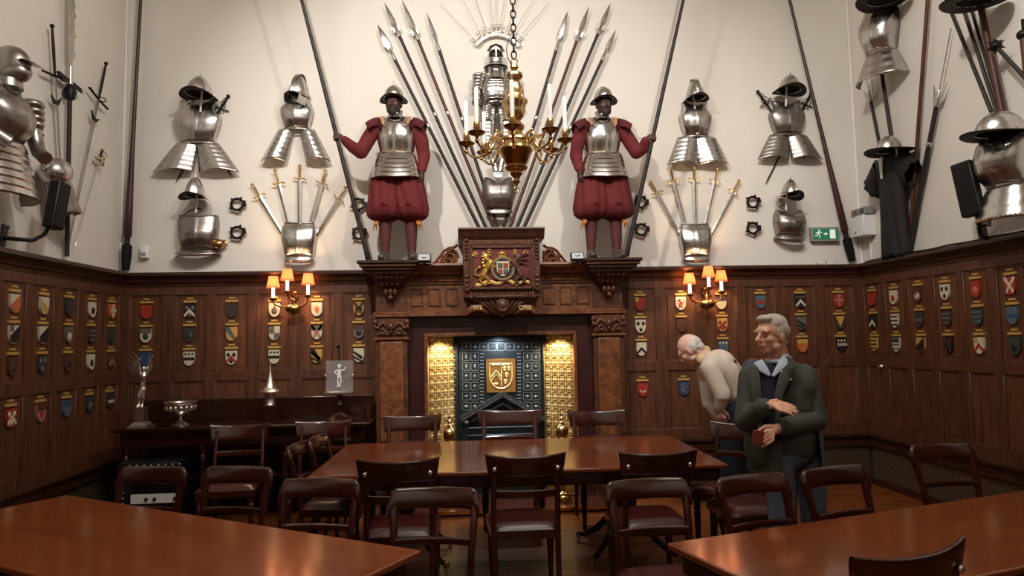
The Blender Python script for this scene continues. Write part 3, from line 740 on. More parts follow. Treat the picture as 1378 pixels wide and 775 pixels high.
# ------------------------------------------------------------ painted shields on the panels
SH_W, SH_H = .108, .140
def shield(W, s, z, look, f, ch, where, nm=''):
    """f field colour; ch list of (charge, colour); built in wall coordinates"""
    Mw = WM[W]; c = Mw @ V((s, .012, z))
    t = thing('heraldic_shield', look+' shield, '+where, 'shield', {'B': 'painted shields on the back wall', 'L': 'painted shields on the left wall', 'R': 'painted shields on the right wall'}[W], c)
    Y0 = .014
    def mk(): return MB(Mw @ Matrix.Translation((s, 0, z)))
    e = mk(); y1 = -.010; cz = -.022
    poly = shield_poly(SH_W, SH_H, 5, 0, cz)
    e.prism(poly, y1, Y0); es = e.build('escutcheon', 'h'+f, t, 40)
    y2 = y1-.003; w = SH_W/2; T = cz+SH_H/2; Bm = cz-SH_H/2
    for kind, cc in ch:
        q = mk()
        if kind == 'chev': q.prism([(-w, cz-.035), (0, cz+.025), (w, cz-.035), (w*.86, cz-.058), (0, cz-.01), (-w*.86, cz-.058)], y2, y1)
        elif kind == 'cross': q.prism([(-.012, T), (-.012, cz+.02), (-w, cz+.02), (-w, cz-.004), (-.012, cz-.004), (-.012, Bm+.012), (.012, Bm+.012), (.012, cz-.004), (w, cz-.004), (w, cz+.02), (.012, cz+.02), (.012, T)], y2, y1)
        elif kind == 'salt':
            q.prism([(-w, T), (-w, T-.02), (-.014, cz), (-w*.75, cz-.05), (-w*.5, cz-.06), (0, cz-.016), (w*.5, cz-.06), (w*.75, cz-.05), (.014, cz), (w, T-.02), (w, T), (w-.02, T), (0, cz+.016), (-w+.02, T)], y2, y1)
        elif kind == 'bend': q.prism([(-w, T), (-w, T-.035), (w*.45, cz-.058), (w*.8, cz-.04), (-w+.035, T)], y2, y1)
        elif kind == 'bends':
            for o_ in (-.035, .012): q.prism([(-w, T-.035+o_), (-w, T-.06+o_), (w*.4, cz-.05+o_*.5), (w*.85, cz-.03+o_)], y2, y1)
        elif kind == 'fess': q.bb(-w, w, y2, y1, cz-.016, cz+.012)
        elif kind == 'bars':
            for k in range(3): q.bb(-w*(1 if k else .8), w*(1 if k else .8), y2, y1, cz-.045+k*.04, cz-.03+k*.04)
        elif kind == 'chief': q.bb(-w, w, y2, y1, cz+.022, T)
        elif kind == 'dots':
            for k in range(3): q.ell((-.034+.034*k, y1, cz+.045), (.011, .005, .013), n=8, m=5)
        elif kind == 'three':
            for a, b in ((-.028, .03), (.028, .03), (0, -.035)): q.ell((a, y1, cz+b), (.018, .006, .022), n=8, m=5)
        elif kind == 'ring': q.torus((0, y1, cz-.01), .026, .007, n=14, m=5); q.ell((0, y1, cz-.01), (.012, .005, .012), n=8, m=5)
        elif kind == 'disc': q.ell((0, y1, cz-.01), (.03, .006, .034), n=12, m=5)
        elif kind == 'pile': q.prism([(-w*.95, T), (w*.95, T), (0, cz-.045)], y2, y1)
        elif kind == 'quart': q.bb(-w, 0, y2, y1, cz, T); q.prism([(0, cz), (w, cz), (w*.8, cz-.045), (0, Bm+.006)], y2, y1)
        elif kind == 'half': q.prism([(-w, cz-.01), (w, T), (w, cz), (w*.8, cz-.048), (0, Bm+.004), (-w*.8, cz-.048)], y2, y1)
        elif kind == 'lozenge': q.prism([(0, cz+.04), (-.024, cz), (0, cz-.045), (.024, cz)], y2, y1)
        elif kind == 'corner': q.bb(-w, -w+.04, y2, y1, T-.045, T)
        elif kind == 'crescent': q.torus((0, y1, cz-.0), .026, .007, n=12, m=5, a0=PI*1.0, a1=PI*2.0)
        elif kind == 'lion':
            for a, b, r_, r2 in ((-.01, -.02, .016, .018), (.005, .01, .014, .016), (-.012, .038, .012, .012)): q.ell((a, y1, cz+b), (r_, .006, r2), n=8, m=5)
            for a0, b0, a1, b1 in ((-.01, .02, -.038, .03), (-.005, 0, -.036, -.005), (-.01, -.03, -.03, -.05), (.005, -.03, .022, -.052), (.012, -.02, .036, .02), (.036, .02, .03, .042)): q.cap((a0, y1, cz+b0), .005, (a1, y1, cz+b1), .004, n=6)
        elif kind == 'indent':
            for k in range(5): q.prism([(-w+.004+k*.022, cz-.012), (-w+.016+k*.022, cz-.012), (-w+.03+k*.022, cz+.004), (-w+.016+k*.022, cz+.02), (-w+.004+k*.022, cz+.02), (-w+.016+k*.022, cz+.004)], y2, y1)
        q.build('charge', 'h'+cc, es, 40)
    b = mk(); b.bb(-.062, .062, -.006, Y0, .064, .086); b.build('name_band', 'gilt', t, 40)
    b = mk(); b.bb(-.030, .030, -.004, Y0, .098, .114); b.build('date_tag', 'gilt', t, 40)
RZ = (1.965, 1.730, 1.492); RN = ('top', 'middle', 'bottom')
bl = ['nearest panel to left corner, back wall', 'second back wall panel from left corner', 'third back wall panel from left corner', 'fourth back wall panel, under left sconce', 'fifth back wall panel, right of left sconce', 'back wall panel next to left pilaster']
br = ['back wall panel next to right pilaster', 'second back wall panel right of fireplace', 'back wall panel under right sconce', 'fourth back wall panel right of fireplace', 'fifth back wall panel right of fireplace', 'nearest panel to right corner, back wall']
DB = [
 [('plain red', 'r', []), ('grey and cream roundel', 'w', [('chief', 'g'), ('disc', 'v')]), ('plain blue', 'b', [])],
 [('black white-chevron', 'k', [('three', 'g'), ('chev', 'w')]), ('plain charcoal', 'd', [('disc', 'v')]), ('cream three-dot black-bar', 'w', [('fess', 'k'), ('dots', 'k')])],
 [('plain slate grey', 'd', []), ('gold blue-bend', 'y', [('bend', 't')]), ('white red-chevron', 'w', [('three', 'k'), ('chev', 'r')])],
 [('cream and grey pointed', 'w', [('disc', 'g'), ('lozenge', 'k')]), ('grey and cream quartered', 'w', [('quart', 'g')]), ('cream dotted dark-bar', 'w', [('dots', 'k'), ('fess', 'k')])],
 [('bright cream orange-lozenge', 'w', [('lozenge', 'o')]), ('cream pink-saltire grey-topped', 'w', [('salt', 'p'), ('chief', 'g')]), ('gold black-crossed', 'y', [('bends', 'k'), ('bend', 'k')])],
 [('gold dark-saltire', 'y', [('salt', 'n'), ('ring', 'k')]), ('grey dark-disc', 'g', [('chief', 'n'), ('disc', 'k')]), ('white black-waved', 'w', [('bends', 'k')])]]
for i, col in enumerate(DB):
    for k, (lk, f, ch) in enumerate(col): shield('B', CBL[i], RZ[k], lk, f, ch, RN[k]+' in '+bl[i])
DR = [
 [('red gold-cornered', 'r', [('corner', 'y')]), ('white three-black-mark', 'w', [('three', 'k')]), ('white black-peaked', 'w', [('chev', 'k')])],
 [('cream red-lion', 'w', [('lion', 'r')]), ('plain brown-red', 'n', []), None],
 [('cream dark-topped', 'w', [('chief', 'd')]), ('gold red-chevron', 'y', [('chev', 'r'), ('three', 'r')]), ('grey green two-dot', 't', [('dots', 'w')])],
 [('grey red-bar', 't', [('fess', 'r')]), None, None],
 [('black with white chevron', 'k', [('chev', 'w'), ('dots', 'g')]), ('grey dark-bend', 'g', [('bends', 'k')]), ('gold and orange', 'o', [('chief', 'y')])],
 [('red pink-cross', 'r', [('cross', 'p')]), ('gold-wedge charcoal', 'd', [('pile', 'y')]), ('black white-zigzag', 'k', [('indent', 'w'), ('dots', 'w')])]]
for i, col in enumerate(DR):
    for k, e in enumerate(col):
        if e: shield('B', CBR[i], RZ[k], e[0], e[1], e[2], RN[k]+' in '+br[i])
shield('B', 1.88, 1.07, 'scarlet white-crescent', 'r', [('crescent', 'w')], 'alone in low panel beside right pilaster')
shield('B', 2.32, 1.07, 'royal blue silver-lion', 'b', [('lion', 'g')], 'alone low on the wall below the bending man')
ll = ['left wall column nearest the corner', 'second left wall column from corner', 'third left wall column from corner', 'fourth left wall column from corner', 'left wall column at photo edge']
DL = [
 [('orange cream-cross', 'o', [('cross', 'w')]), ('plain dark green', 'v', []), ('dark pink-chevron', 'n', [('chev', 'p')]), ('dark pale-blue-bar', 'd', [('fess', 'w')])],
 [('white black-disc', 'w', [('disc', 'k')]), ('dark two-white-bar', 'd', [('bars', 'g')]), ('cream dark-roundel', 'w', [('disc', 'd')]), ('dull green dark-disc', 'v', [('disc', 'g')])],
 [('dark grey', 'd', []), ('grey and white oval', 'g', [('disc', 'w')]), ('dark brown', 'n', [('disc', 'k')]), ('mid blue', 't', [('chief', 'b')])],
 [('cream gold-waved', 'w', [('bends', 'y')]), ('white dark-diagonal', 'w', [('half', 'k')]), ('charcoal grey-spotted', 'd', [('three', 'g')]), ('brown and pink', 'p', [('chief', 'n'), ('lozenge', 'r')])],
 [('cream and orange', 'w', [('half', 'o')]), ('white black-diagonal', 'w', [('half', 'k'), ('corner', 'g')]), ('dark brown black-disc', 'n', [('disc', 'd')]), ('red white-chevron', 'r', [('three', 'w'), ('chev', 'w')])]]
LZ = RZ+(1.11,)
for i, col in enumerate(DL):
    for k, (lk, f, ch) in enumerate(col): shield('L', CLS[i], LZ[k], lk, f, ch, ('top', 'second', 'third', 'lowest')[k]+' in '+ll[i])
rl = ['right wall column nearest the corner', 'second right wall column from corner', 'third right wall column from corner', 'fourth right wall column from corner', 'fifth right wall column from corner', 'right wall column at photo edge']
DQ = [
 [('dark red', 'r', []), ('black white-chevron', 'k', [('chev', 'w')]), ('gold barred', 'y', [('bars', 'v')])],
 [('white and red', 'w', [('disc', 'r')]), ('cream grey-barred', 'w', [('bars', 'd')]), ('white slate-barred', 'w', [('bars', 't'), ('chief', 't')])],
 [('brown tan-ring', 'n', [('ring', 'w')]), ('charcoal grey-bar', 'd', [('fess', 'g')]), ('gold black-diagonal', 'y', [('half', 'k')])],
 [('cream dark-spotted', 'w', [('three', 'k')]), ('slate dark-barred', 'd', [('bars', 'g')]), ('black orange-marked', 'k', [('salt', 'n'), ('disc', 'k')])],
 [('orange-red', 'r', [('disc', 'o')]), ('dark slate green-barred', 'v', [('bars', 't')]), ('gold red-chevron', 'w', [('chev', 'r'), ('corner', 'y')])],
 [('red and white crossed', 'r', [('salt', 'w')]), ('blue', 't', [('fess', 'b')]), ('dark green', 'v', [('disc', 'k')])]]
for i, col in enumerate(DQ):
    for k, (lk, f, ch) in enumerate(col): shield('R', CRS[i], RZ[k], lk, f, ch, RN[k]+' in '+rl[i])

# ------------------------------------------------------------ arms and armour
def wpos(W, px, py, out):
    return P(px, py, 1, PY1-out) if W == 'B' else P(px, py, 0, PX0+out) if W == 'L' else P(px, py, 0, PX1-out)
WN = {'B': V((0, 1, 0)), 'L': V((-1, 0, 0)), 'R': V((1, 0, 0))}
def put(root, W, pos, roll=0, pitch=0, yaw=0, sc=1):
    """roll: clockwise lean in the wall plane, degrees"""
    R = Matrix.Rotation(WR[W]+math.radians(yaw), 4, 'Z') @ Matrix.Rotation(math.radians(roll), 4, 'Y') @ Matrix.Rotation(math.radians(pitch), 4, 'X')
    root.matrix_basis = Matrix.Translation(pos) @ R @ Matrix.Diagonal((sc, sc, sc, 1)); return root
def span(root, W, A, B):
    """local -z runs from A to B, local -y out of the wall"""
    z = (V(A)-V(B)).normalized(); y = WN[W]-z*WN[W].dot(z); y.normalize(); x = y.cross(z)
    mt = Matrix((x, y, z)).transposed().to_4x4(); mt.translation = A; root.matrix_basis = mt; return root

def helmet_parts(t, R=.115, H=.16, kind='cabasset', brim=.06, curl=.05, mt='steel', ey=1.15):
    """skull open below at z = 0, brim dipping at the sides and rising to front and back"""
    def dome(u, v):
        q = 2*PI*u; 
        if kind == 'cabasset':
            r_ = R*(1-v**2.0)**.62 if v < 1 else 0; r_ *= 1-.10*v; z = H*v
        elif kind == 'round': r_ = R*math.sqrt(max(0, 1-v*v)); z = H*v
        else: r_ = R*(1-v**1.7)**.75 if v < 1 else 0; z = H*v
        rid = .012*math.exp(-(cos(q)/.12)**2)*(1-v*.3)*(1 if v < .99 else 0) if kind != 'round' else .004*math.exp(-(cos(q)/.1)**2)
        return V((cos(q)*r_, sin(q)*(r_*ey+rid), z))
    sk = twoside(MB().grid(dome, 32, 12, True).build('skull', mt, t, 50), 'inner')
    def brm(u, v):
        q = 2*PI*u; e = R+brim*v*(1 if kind != 'kettle' else 1)
        zz = -curl*.8*v**1.3*(cos(q)**2)+curl*.35*v**1.6*(sin(q)**2)-.004
        return V((cos(q)*(e if v > 0 else R), sin(q)*(R*ey+brim*v*1.1), zz))
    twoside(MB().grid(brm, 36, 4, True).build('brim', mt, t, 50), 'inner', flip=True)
    if kind == 'cabasset':
        MB().lathe([(.012, H-.012), (.009, H), (.006, H+.012), (.002, H+.028)], n=8).build('stalk', mt, t)
    if kind in ('comb', 'morion'):
        hh = .03 if kind == 'comb' else .05; pts = []
        for k in range(13):
            a = PI*k/12; pts.append((0, -cos(a)*R*ey*1.0, max(.0, sin(a)*H*.97)+.002))
        MB().sweep(pts, [(.004, hh*sin(PI*k/12)**.6+.004) for k in range(13)], 6, up=None).build('comb', mt, t)
    mb = MB()
    for k in range(14): q = 2*PI*k/14; mb.ell((cos(q)*(R+.001), sin(q)*(R*ey+.003), .014), .005, n=6, m=4)
    mb.build('rivets', 'brassd', t, kind='stuff')
def breastplate_parts(t, w=.40, h=.42, d=.13, mt='steel', form='full', neck=.06, name='breastplate'):
    if form == 'full': tab = [(0, .36), (.12, .37), (.35, .44), (.55, .48), (.63, .47), (.74, .37), (.85, .345), (.95, .37), (1, .385)]
    elif form == 'tub': tab = [(0, .42), (.2, .44), (.5, .48), (.8, .49), (1, .47)]
    else: tab = [(0, .40), (.2, .44), (.55, .50), (.8, .49), (1, .42)]
    dt = [(0, .62), (.25, .95), (.45, 1), (.7, .85), (1, .45 if form != 'tub' else .75)]
    def f(u, v):
        a = (u*2-1); hw = interp(tab, v)*w; dd = interp(dt, v)*d
        x = hw*sin(a*PI/2); y = -dd*max(cos(a*PI/2), 0)**.55-.012*math.exp(-(a/.05)**2)*(1-.6*v)
        z = h*v-neck*max(0, (v-.55)/.45)**2*math.exp(-(a/.38)**2)-.02*(1-v)**3*cos(a*PI/2)*(-1)
        return V((x, y, z))
    o = solid(MB().grid(f, 32, 16).build(name, mt, t, 60), .004)
    mb = MB(); pts = [f(k/20, 1.0)+V((0, -.003, 0)) for k in range(21)]; mb.sweep(pts, .0055, 6)
    mb.build('neck_roll', mt, t)
    return o, f
def waist_flange(t, w, d, flare, dz, mt, z0=0):
    def f(u, v):
        a = u*2-1; return V(((w+flare*v)*sin(a*PI/2), -(d+flare*v)*max(cos(a*PI/2), 0)**.7, z0-dz*v-.012*v*cos(a*PI)))
    return solid(MB().grid(f, 28, 3).build('waist_flange', mt, t, 60), .004)
def tasset(t, x0, w0, w1, h, lean=0, d0=.05, mt='steel', z0=0, lames=6, name='tasset'):
    """flared laminated thigh plate; lean shifts the lower edge sideways"""
    def f(u, v):
        a = u*2-1; ww = w0+(w1-w0)*v**.9
        return V((x0+lean*v+ww*a-.0, -(d0+.05*v)*max(cos(a*1.25), 0)-.006*((v*lames) % 1)-.01, z0-h*v+.02*(1-a*a)*v))
    return solid(MB().grid(f, 14, lames*3).build(name, mt, t, 30), .003)
def straps(t, pts, mt='buff', w=.012):
    mb = MB(); mb.sweep(pts, [(w, .003)]*len(pts), 6); return mb.build('strap', mt, t)

def cuirass(W, px, py, pxw, pxh, label, roll=0, mt='steel', tas=None, flange=None, form='full', out=.02, neck=.06, d=.115, yaw=0, grp=None, sc=None, name='cuirass', cat='armour', k=None):
    """px,py = waist centre; pxw,pxh = size of the breast in pixels on the back wall"""
    k = k or .00775; w = pxw*k; h = pxh*k
    t = thing(name, label, cat, grp)
    breastplate_parts(t, w, h, d, mt, form, neck)
    if flange: waist_flange(t, w*.40, d*.62, flange[0], flange[1], mt)
    if tas:
        for q in (-1, 1): tasset(t, q*w*tas[0], w*tas[1], w*tas[2], tas[3]*k, q*w*tas[4], d*.5, mt)
        MB().sweep([(w*.38*sin(a*PI/2), -d*.64*max(cos(a*PI/2), 0)**.7-.004, 0) for a in [i/8-1 for i in range(17)]], [(.004, .009)]*17, 6, up=(0, 0, 1)).build('waist_lame', mt, t)
    put(t, W, wpos(W, px, py, out), roll, 0, yaw); return t
def helmet(W, px, py, R, H, label, kind='cabasset', roll=0, mt='steel', brim=.05, curl=.04, out=.15, pitch=0, yaw=0, grp=None, hook=True):
    out = max(out, R*1.15+brim*1.1+.012)
    t = thing('helmet', label, 'helmet', grp); helmet_parts(t, R, H, kind, brim, curl, mt)
    if hook: MB().box((0, out*.3, -.05), (.016, .012, .22)).build('bracket_stem', 'white', t); MB().tube((0, out*.3, -.10), (0, out*.96, -.10), .007).build('bracket_arm', 'iron', t)
    put(t, W, wpos(W, px, py, out), roll, pitch, yaw); return t
def sword(W, a, b, label, style='cut', out=.05, outb=None, grp=None, bladew=.018, mt='steel', gm='brassd', hilt=.16, name='sword', guard=.06):
    A = wpos(W, *a, out); B = wpos(W, *b, outb or out); L = (A-B).length
    t = thing(name, label, 'sword', grp)
    hz = -hilt
    bl = MB(); n = 8; vs = []; k0 = hz
    for z, w_ in ((k0, bladew), (k0-(L-hilt)*.5, bladew*.9), (-L+.06, bladew*.7), (-L, .001)):
        vs += [(-w_, 0, z), (0, -.004, z), (w_, 0, z), (0, .004, z)]
    fs = [(0, 1, 2, 3), (15, 14, 13, 12)]
    for i in range(3):
        for j in range(4): fs.append((i*4+(j+1) % 4, i*4+j, i*4+4+j, i*4+4+(j+1) % 4))
    bl.add(vs, fs); bl.build('blade', mt, t, 20)
    MB().sweep([(0, 0, -.02), (0, 0, hz*.5), (0, 0, hz)], [.010, .013, .010], 8).build('grip', 'iron' if style in ('rapier', 'great') else gm, t)
    MB().ell((0, 0, -.012), (.02, .018, .018)).build('pommel', gm, t)
    g = MB()
    if style == 'rapier':
        g.sweep([(-guard*1.4, 0, hz-.01), (-.03, 0, hz), (.03, 0, hz), (guard*1.4, 0, hz+.01)], [.006, .006, .006, .008], 6)
        g.torus((0, 0, hz-.02), .045, .004, 'z', 16, 5); g.torus((0, -.02, hz+.02), .04, .004, 'y', 16, 5, sz=1.2)
        g.sweep([(0, -.0, -.02), (0, -.05, hz*.4), (0, -.05, hz*.8), (0, 0, hz)], .004, 6)
    elif style == 'great':
        g.sweep([(-guard*2, 0, hz+.01), (0, 0, hz), (guard*2, 0, hz+.01)], [(.014, .009), (.010, .012), (.014, .009)], 8)
        g.torus((0, -.03, hz), .035, .005, 'z', 14, 5); g.prism([(-.02, hz-.20), (-.075, hz-.165), (-.03, hz-.235), (.03, hz-.235), (.075, hz-.165), (.02, hz-.20)], -.006, .006)
    else:
        g.sweep([(-guard, 0, hz+.012), (-guard*.8, 0, hz), (0, 0, hz), (guard*.8, 0, hz), (guard, 0, hz-.012)], [(.006, .008)]*5, 6); g.ell((-guard, 0, hz+.012), .009, n=8, m=6); g.ell((guard, 0, hz-.012), .009, n=8, m=6); g.ell((0, -.006, hz), (.014, .012, .014), n=8, m=6)
    g.build('guard', gm, t)
    span(t, W, A, B); return t
def polearm(W, a, b, label, head='leaf', out=.05, outb=None, mt='polew', r=.014, hl=.34, grp=None, name='spear', cat='spear', A=None, B=None, r2=None, hw=.03):
    A = A or wpos(W, *a, out); B = B or wpos(W, *b, outb or out); L = (A-B).length
    t = thing(name, label, cat, grp)
    z0 = -hl if head else 0
    if head != 'pike':
        MB().sweep([(0, 0, z0), (0, 0, -L)], [r*.9, r2 or r], 10).build('shaft', mt, t)
        if L > 1.5 and head: MB().lathe([(r*1.08, -L*.5), (r*1.2, -L*.5+.01), (r*1.2, -L*.5+.03), (r*1.08, -L*.5+.04)], n=10).build('iron_band', 'steel', t)
    else:
        MB().sweep([(0, 0, 0), (0, 0, -L*.45), (0, 0, -L*.62), (0, 0, -L*.80), (0, 0, -L+.35), (0, 0, -L+.33)], [r*.62, r*.8, r*1.0, r*1.5, r*1.7, r*1.1], 12).build('shaft', mt, t)
        MB().lathe([(r*1.1, -L+.33), (r*1.0, -L+.28), (r*1.3, -L+.265), (r*2.0, -L+.25), (r*1.9, -L+.12), (r*1.5, -L)][::-1], n=12).build('grip_butt', 'iron', t)
    if head in ('leaf', 'partisan', 'fork', 'bill'):
        MB().lathe([(r*1.15, z0-.05), (r*1.05, z0+.02), (r*.6, z0+.07), (.004, z0+.10)], n=10).build('socket', 'steel', t)
        b_ = MB(); w = hw; Lh = hl-.05
        rows = [(.006, z0+.05), (w, z0+.05+Lh*.28), (w*.8, z0+.05+Lh*.5), (w*.4, z0+.05+Lh*.8), (.001, 0)] if head != 'fork' else [(.006, z0+.05), (.008, z0+.05+Lh*.4), (.006, z0+.05+Lh*.8), (.001, 0)]
        vs = []
        for w_, z in rows: vs += [(-w_, 0, z), (0, -.006, z), (w_, 0, z), (0, .006, z)]
        fs = [(3, 2, 1, 0)]
        for i in range(len(rows)-1):
            for j in range(4): fs.append((i*4+j, i*4+(j+1) % 4, i*4+4+(j+1) % 4, i*4+4+j))
        fs.append(tuple(range(len(vs)-4, len(vs)))); b_.add(vs, fs); b_.build('spearhead', 'steel', t, 20)
        if head == 'partisan':
            c_ = MB()
            for q in (-1, 1):
                c_.prism([(q*.006, z0+.04), (q*.05, z0+.10), (q*.042, z0+.065), (q*.06, z0+.05), (q*.035, z0+.045), (q*.045, z0+.01), (q*.006, z0+.02)], -.003, .003)
            c_.build('side_lugs', 'steel', t, 20, kind='stuff')
        if head == 'fork':
            for q in (-1, 1): MB().prism([(q*.006, z0+.02), (q*.03, z0+.03), (q*.085, z0+.14+.03*(q > 0)), (q*.05, z0-.02), (q*.02, z0-.03)], -.004, .004).build('barb', 'steel', t, 20)
    span(t, W, A, B); return t
def iron_ring(px, py, lab, roll=0):
    t = thing('iron_ring', lab, 'iron ring', 'spiked iron rings on the back wall')
    MB().torus((0, 0, 0), .058, .014, n=20, m=8, a0=.5, a1=2*PI-.35).build('band', 'iron', t)
    mb = MB()
    for a in (0, .9, 2.2, 3.6, 5.0): mb.prism([(cos(a)*.055+sin(a)*.02, sin(a)*.055-cos(a)*.02), (cos(a)*.092, sin(a)*.092), (cos(a)*.055-sin(a)*.02, sin(a)*.055+cos(a)*.02)], -.012, .012)
    mb.build('spikes', 'iron', t, 20, kind='stuff')
    MB().box((.07, 0, -.0), (.035, .03, .06)).build('lock', 'iron', t)
    MB().tube((0, .0, .06), (0, .06, .06), .006).build('nail', 'iron', t)
    put(t, 'B', wpos('B', px, py, .045), roll)

# group left of the fireplace
helmet('B', 268, 127, .125, .19, 'pointed steel helmet above the left corset with crossed swords', 'cabasset', 3, brim=.055, curl=.045, out=.17)
cuirass('B', 267, 194, 62, 58, 'steel breastplate with two wide flared thigh plates, leftmost on the back wall', 0, 'steel', (.22, .22, .42, 40, .26), neck=.05)
sword('B', (244, 122), (313, 240), 'dark-hilted rapier behind leftmost flared armour, hilt up left', 'rapier', .035, gm='iron', bladew=.012, mt='iron')
sword('B', (308, 128), (236, 246), 'dark-hilted rapier behind leftmost flared armour, hilt up right', 'rapier', .02, gm='iron', bladew=.012, mt='iron')
helmet('B', 262, 264, .095, .20, 'small sharply pointed helmet above the low round breastplate at left', 'cabasset', 2, brim=.05, curl=.045, out=.14)
t = cuirass('B', 268, 336, 52, 44, 'round-bellied steel armour with flared foot and brass elbow, low at left', 0, 'steeld', None, (.07, .06), 'tub', neck=.015, d=.15, out=.02)
mb = MB(); mb.ell((.20, -.03, .05), (.07, .06, .055)); mb.build('brass_elbow_cup', 'brassd', t)
MB().torus((.255, -.03, .06), .03, .007, n=14, m=6).build('handle', 'brassd', t)
MB().sweep([(-.17, -.02, .33), (-.08, -.06, .39), (.02, -.06, .42)], .006, 6).build('neck_wire', 'iron', t)
for px, py, lab in ((319, 275, 'upper spiked iron ring right of the pointed helmet at left'), (319, 313, 'lower spiked iron ring right of the round-bellied armour'), (482, 275, 'upper spiked iron ring beside left pikeman breeches'), (483, 314, 'lower spiked iron ring beside left pikeman legs'),
                    (862, 272, 'upper spiked iron ring beside right pikeman breeches'), (863, 309, 'lower spiked iron ring beside right pikeman legs'), (1013, 272, 'upper spiked iron ring left of the right low helmet'), (1013, 307, 'lower spiked iron ring left of the bellied breastplate')): iron_ring(px, py, lab, random.uniform(-20, 20))
t = helmet('B', 401, 128, .095, .22, 'tall pointed face-framing helmet above narrow armour left of the pikeman', 'comb', 8, brim=.02, curl=.02, out=.15, yaw=-25)
for q in (-1, 1): MB().grid(lambda u, v: V((q*(.094-.02*v*v), -.10+.14*u, -.10*v)), 6, 6).build('cheek_piece', 'steel', t)
cuirass('B', 400, 176, 46, 46, 'narrow-waisted breastplate with split ribbed thigh plates left of the pikeman', 0, 'steel', (.30, .22, .36, 44, .34), neck=.07, form='full', d=.13)
helmet('B', 936, 132, .10, .21, 'tall pointed helmet above narrow armour right of the pikeman', 'comb', -3, brim=.035, curl=.04, out=.15)
cuirass('B', 936, 186, 48, 50, 'narrow-waisted breastplate with joined ribbed skirt right of the pikeman', 0, 'steel', (.24, .32, .46, 40, .22), neck=.04, d=.13)
helmet('B', 1062, 121, .115, .17, 'pointed steel helmet above the right armour with crossed rapiers', 'cabasset', 6, brim=.055, curl=.045, out=.17)
cuirass('B', 1059, 183, 54, 50, 'steel breastplate with wide rectangular skirt before crossed rapiers, far right', 0, 'steeld', (.24, .26, .42, 36, .22), neck=.05)
sword('B', (1019, 122), (1083, 214), 'rapier with ring hilt behind rightmost skirted armour, hilt up left', 'rapier', .035, gm='iron', bladew=.012, mt='iron')
sword('B', (1092, 124), (1030, 248), 'rapier with ring hilt behind rightmost skirted armour, hilt up right', 'rapier', .02, gm='iron', bladew=.012, mt='iron')
helmet('B', 1063, 262, .085, .17, 'small pointed helmet above the bellied breastplate near the exit sign', 'cabasset', 6, brim=.05, curl=.05, out=.15, yaw=15)
cuirass('B', 1060, 318, 44, 36, 'bellied steel breastplate with shoulder plate beside the green exit sign', 4, 'steeld', None, (.03, .05), 'pot', neck=.05, d=.17)
# fans of five short swords
def fan(cx, tops, side, lab):
    cuirass('B', cx, 346, 46, 46, 'ridged steel breastplate holding the fan of five swords '+lab, 0, 'steel', None, (.015, .045), 'pot', neck=.01, d=.12, out=.03)
    nm = ['outermost left sword', 'second sword from left', 'upright middle sword', 'second sword from right', 'outermost right sword']
    for k, (a, b) in enumerate(tops): sword('B', a, (cx+(k-2)*7, 330), nm[k]+' in the brass-hilted fan '+lab, 'cut', .045+.006*(k % 2), grp='brass-hilted swords fanned '+lab, gm='brass', bladew=.021, mt='steelb' if side < 0 else 'steel', hilt=.15)
fan(403, [((339, 247), 0), ((370, 228), 0), ((403, 221), 0), ((438, 228), 0), ((466, 251), 0)], -1, 'left of the fireplace')
fan(936, [((875, 243), 0), ((902, 226), 0), ((934, 223), 0), ((966, 226), 0), ((995, 242), 0)], 1, 'right of the fireplace')
# spears fanned behind the central suit
SP = [((508, 33), (648, 313), 'leaf', 'polew', 'leftmost leaf-headed spear of the left fan behind the chandelier', .38, .045),
      ((517, 3), (657, 313), 'partisan', 'polew', 'second spear of left fan with lugged partisan head', .36, .03),
      ((541, 0), (667, 313), 'partisan', 'poler', 'third spear of left fan with reddish shaft', .42, .03),
      ((574, 16), (672, 313), 'leaf', 'polew', 'innermost spear of left fan with slim pale head', .40, .024),
      ((764, 15), (676, 313), 'leaf', 'polew', 'innermost spear of right fan with long pale leaf head', .42, .04),
      ((793, 8), (684, 313), 'partisan', 'poler', 'second spear of right fan with reddish shaft', .38, .028),
      ((822, 4), (693, 313), 'partisan', 'polew', 'third spear of right fan with lugged head', .34, .03),
      ((829, 40), (702, 313), 'leaf', 'polew', 'outermost spear of the right fan with small leaf head', .34, .03)]
for a, b, h, mt, lab, hl, hw in SP: polearm('B', a, b, lab, h, .06, .09, mt, .018, hl, 'spears fanned behind the central suit', hw=hw)
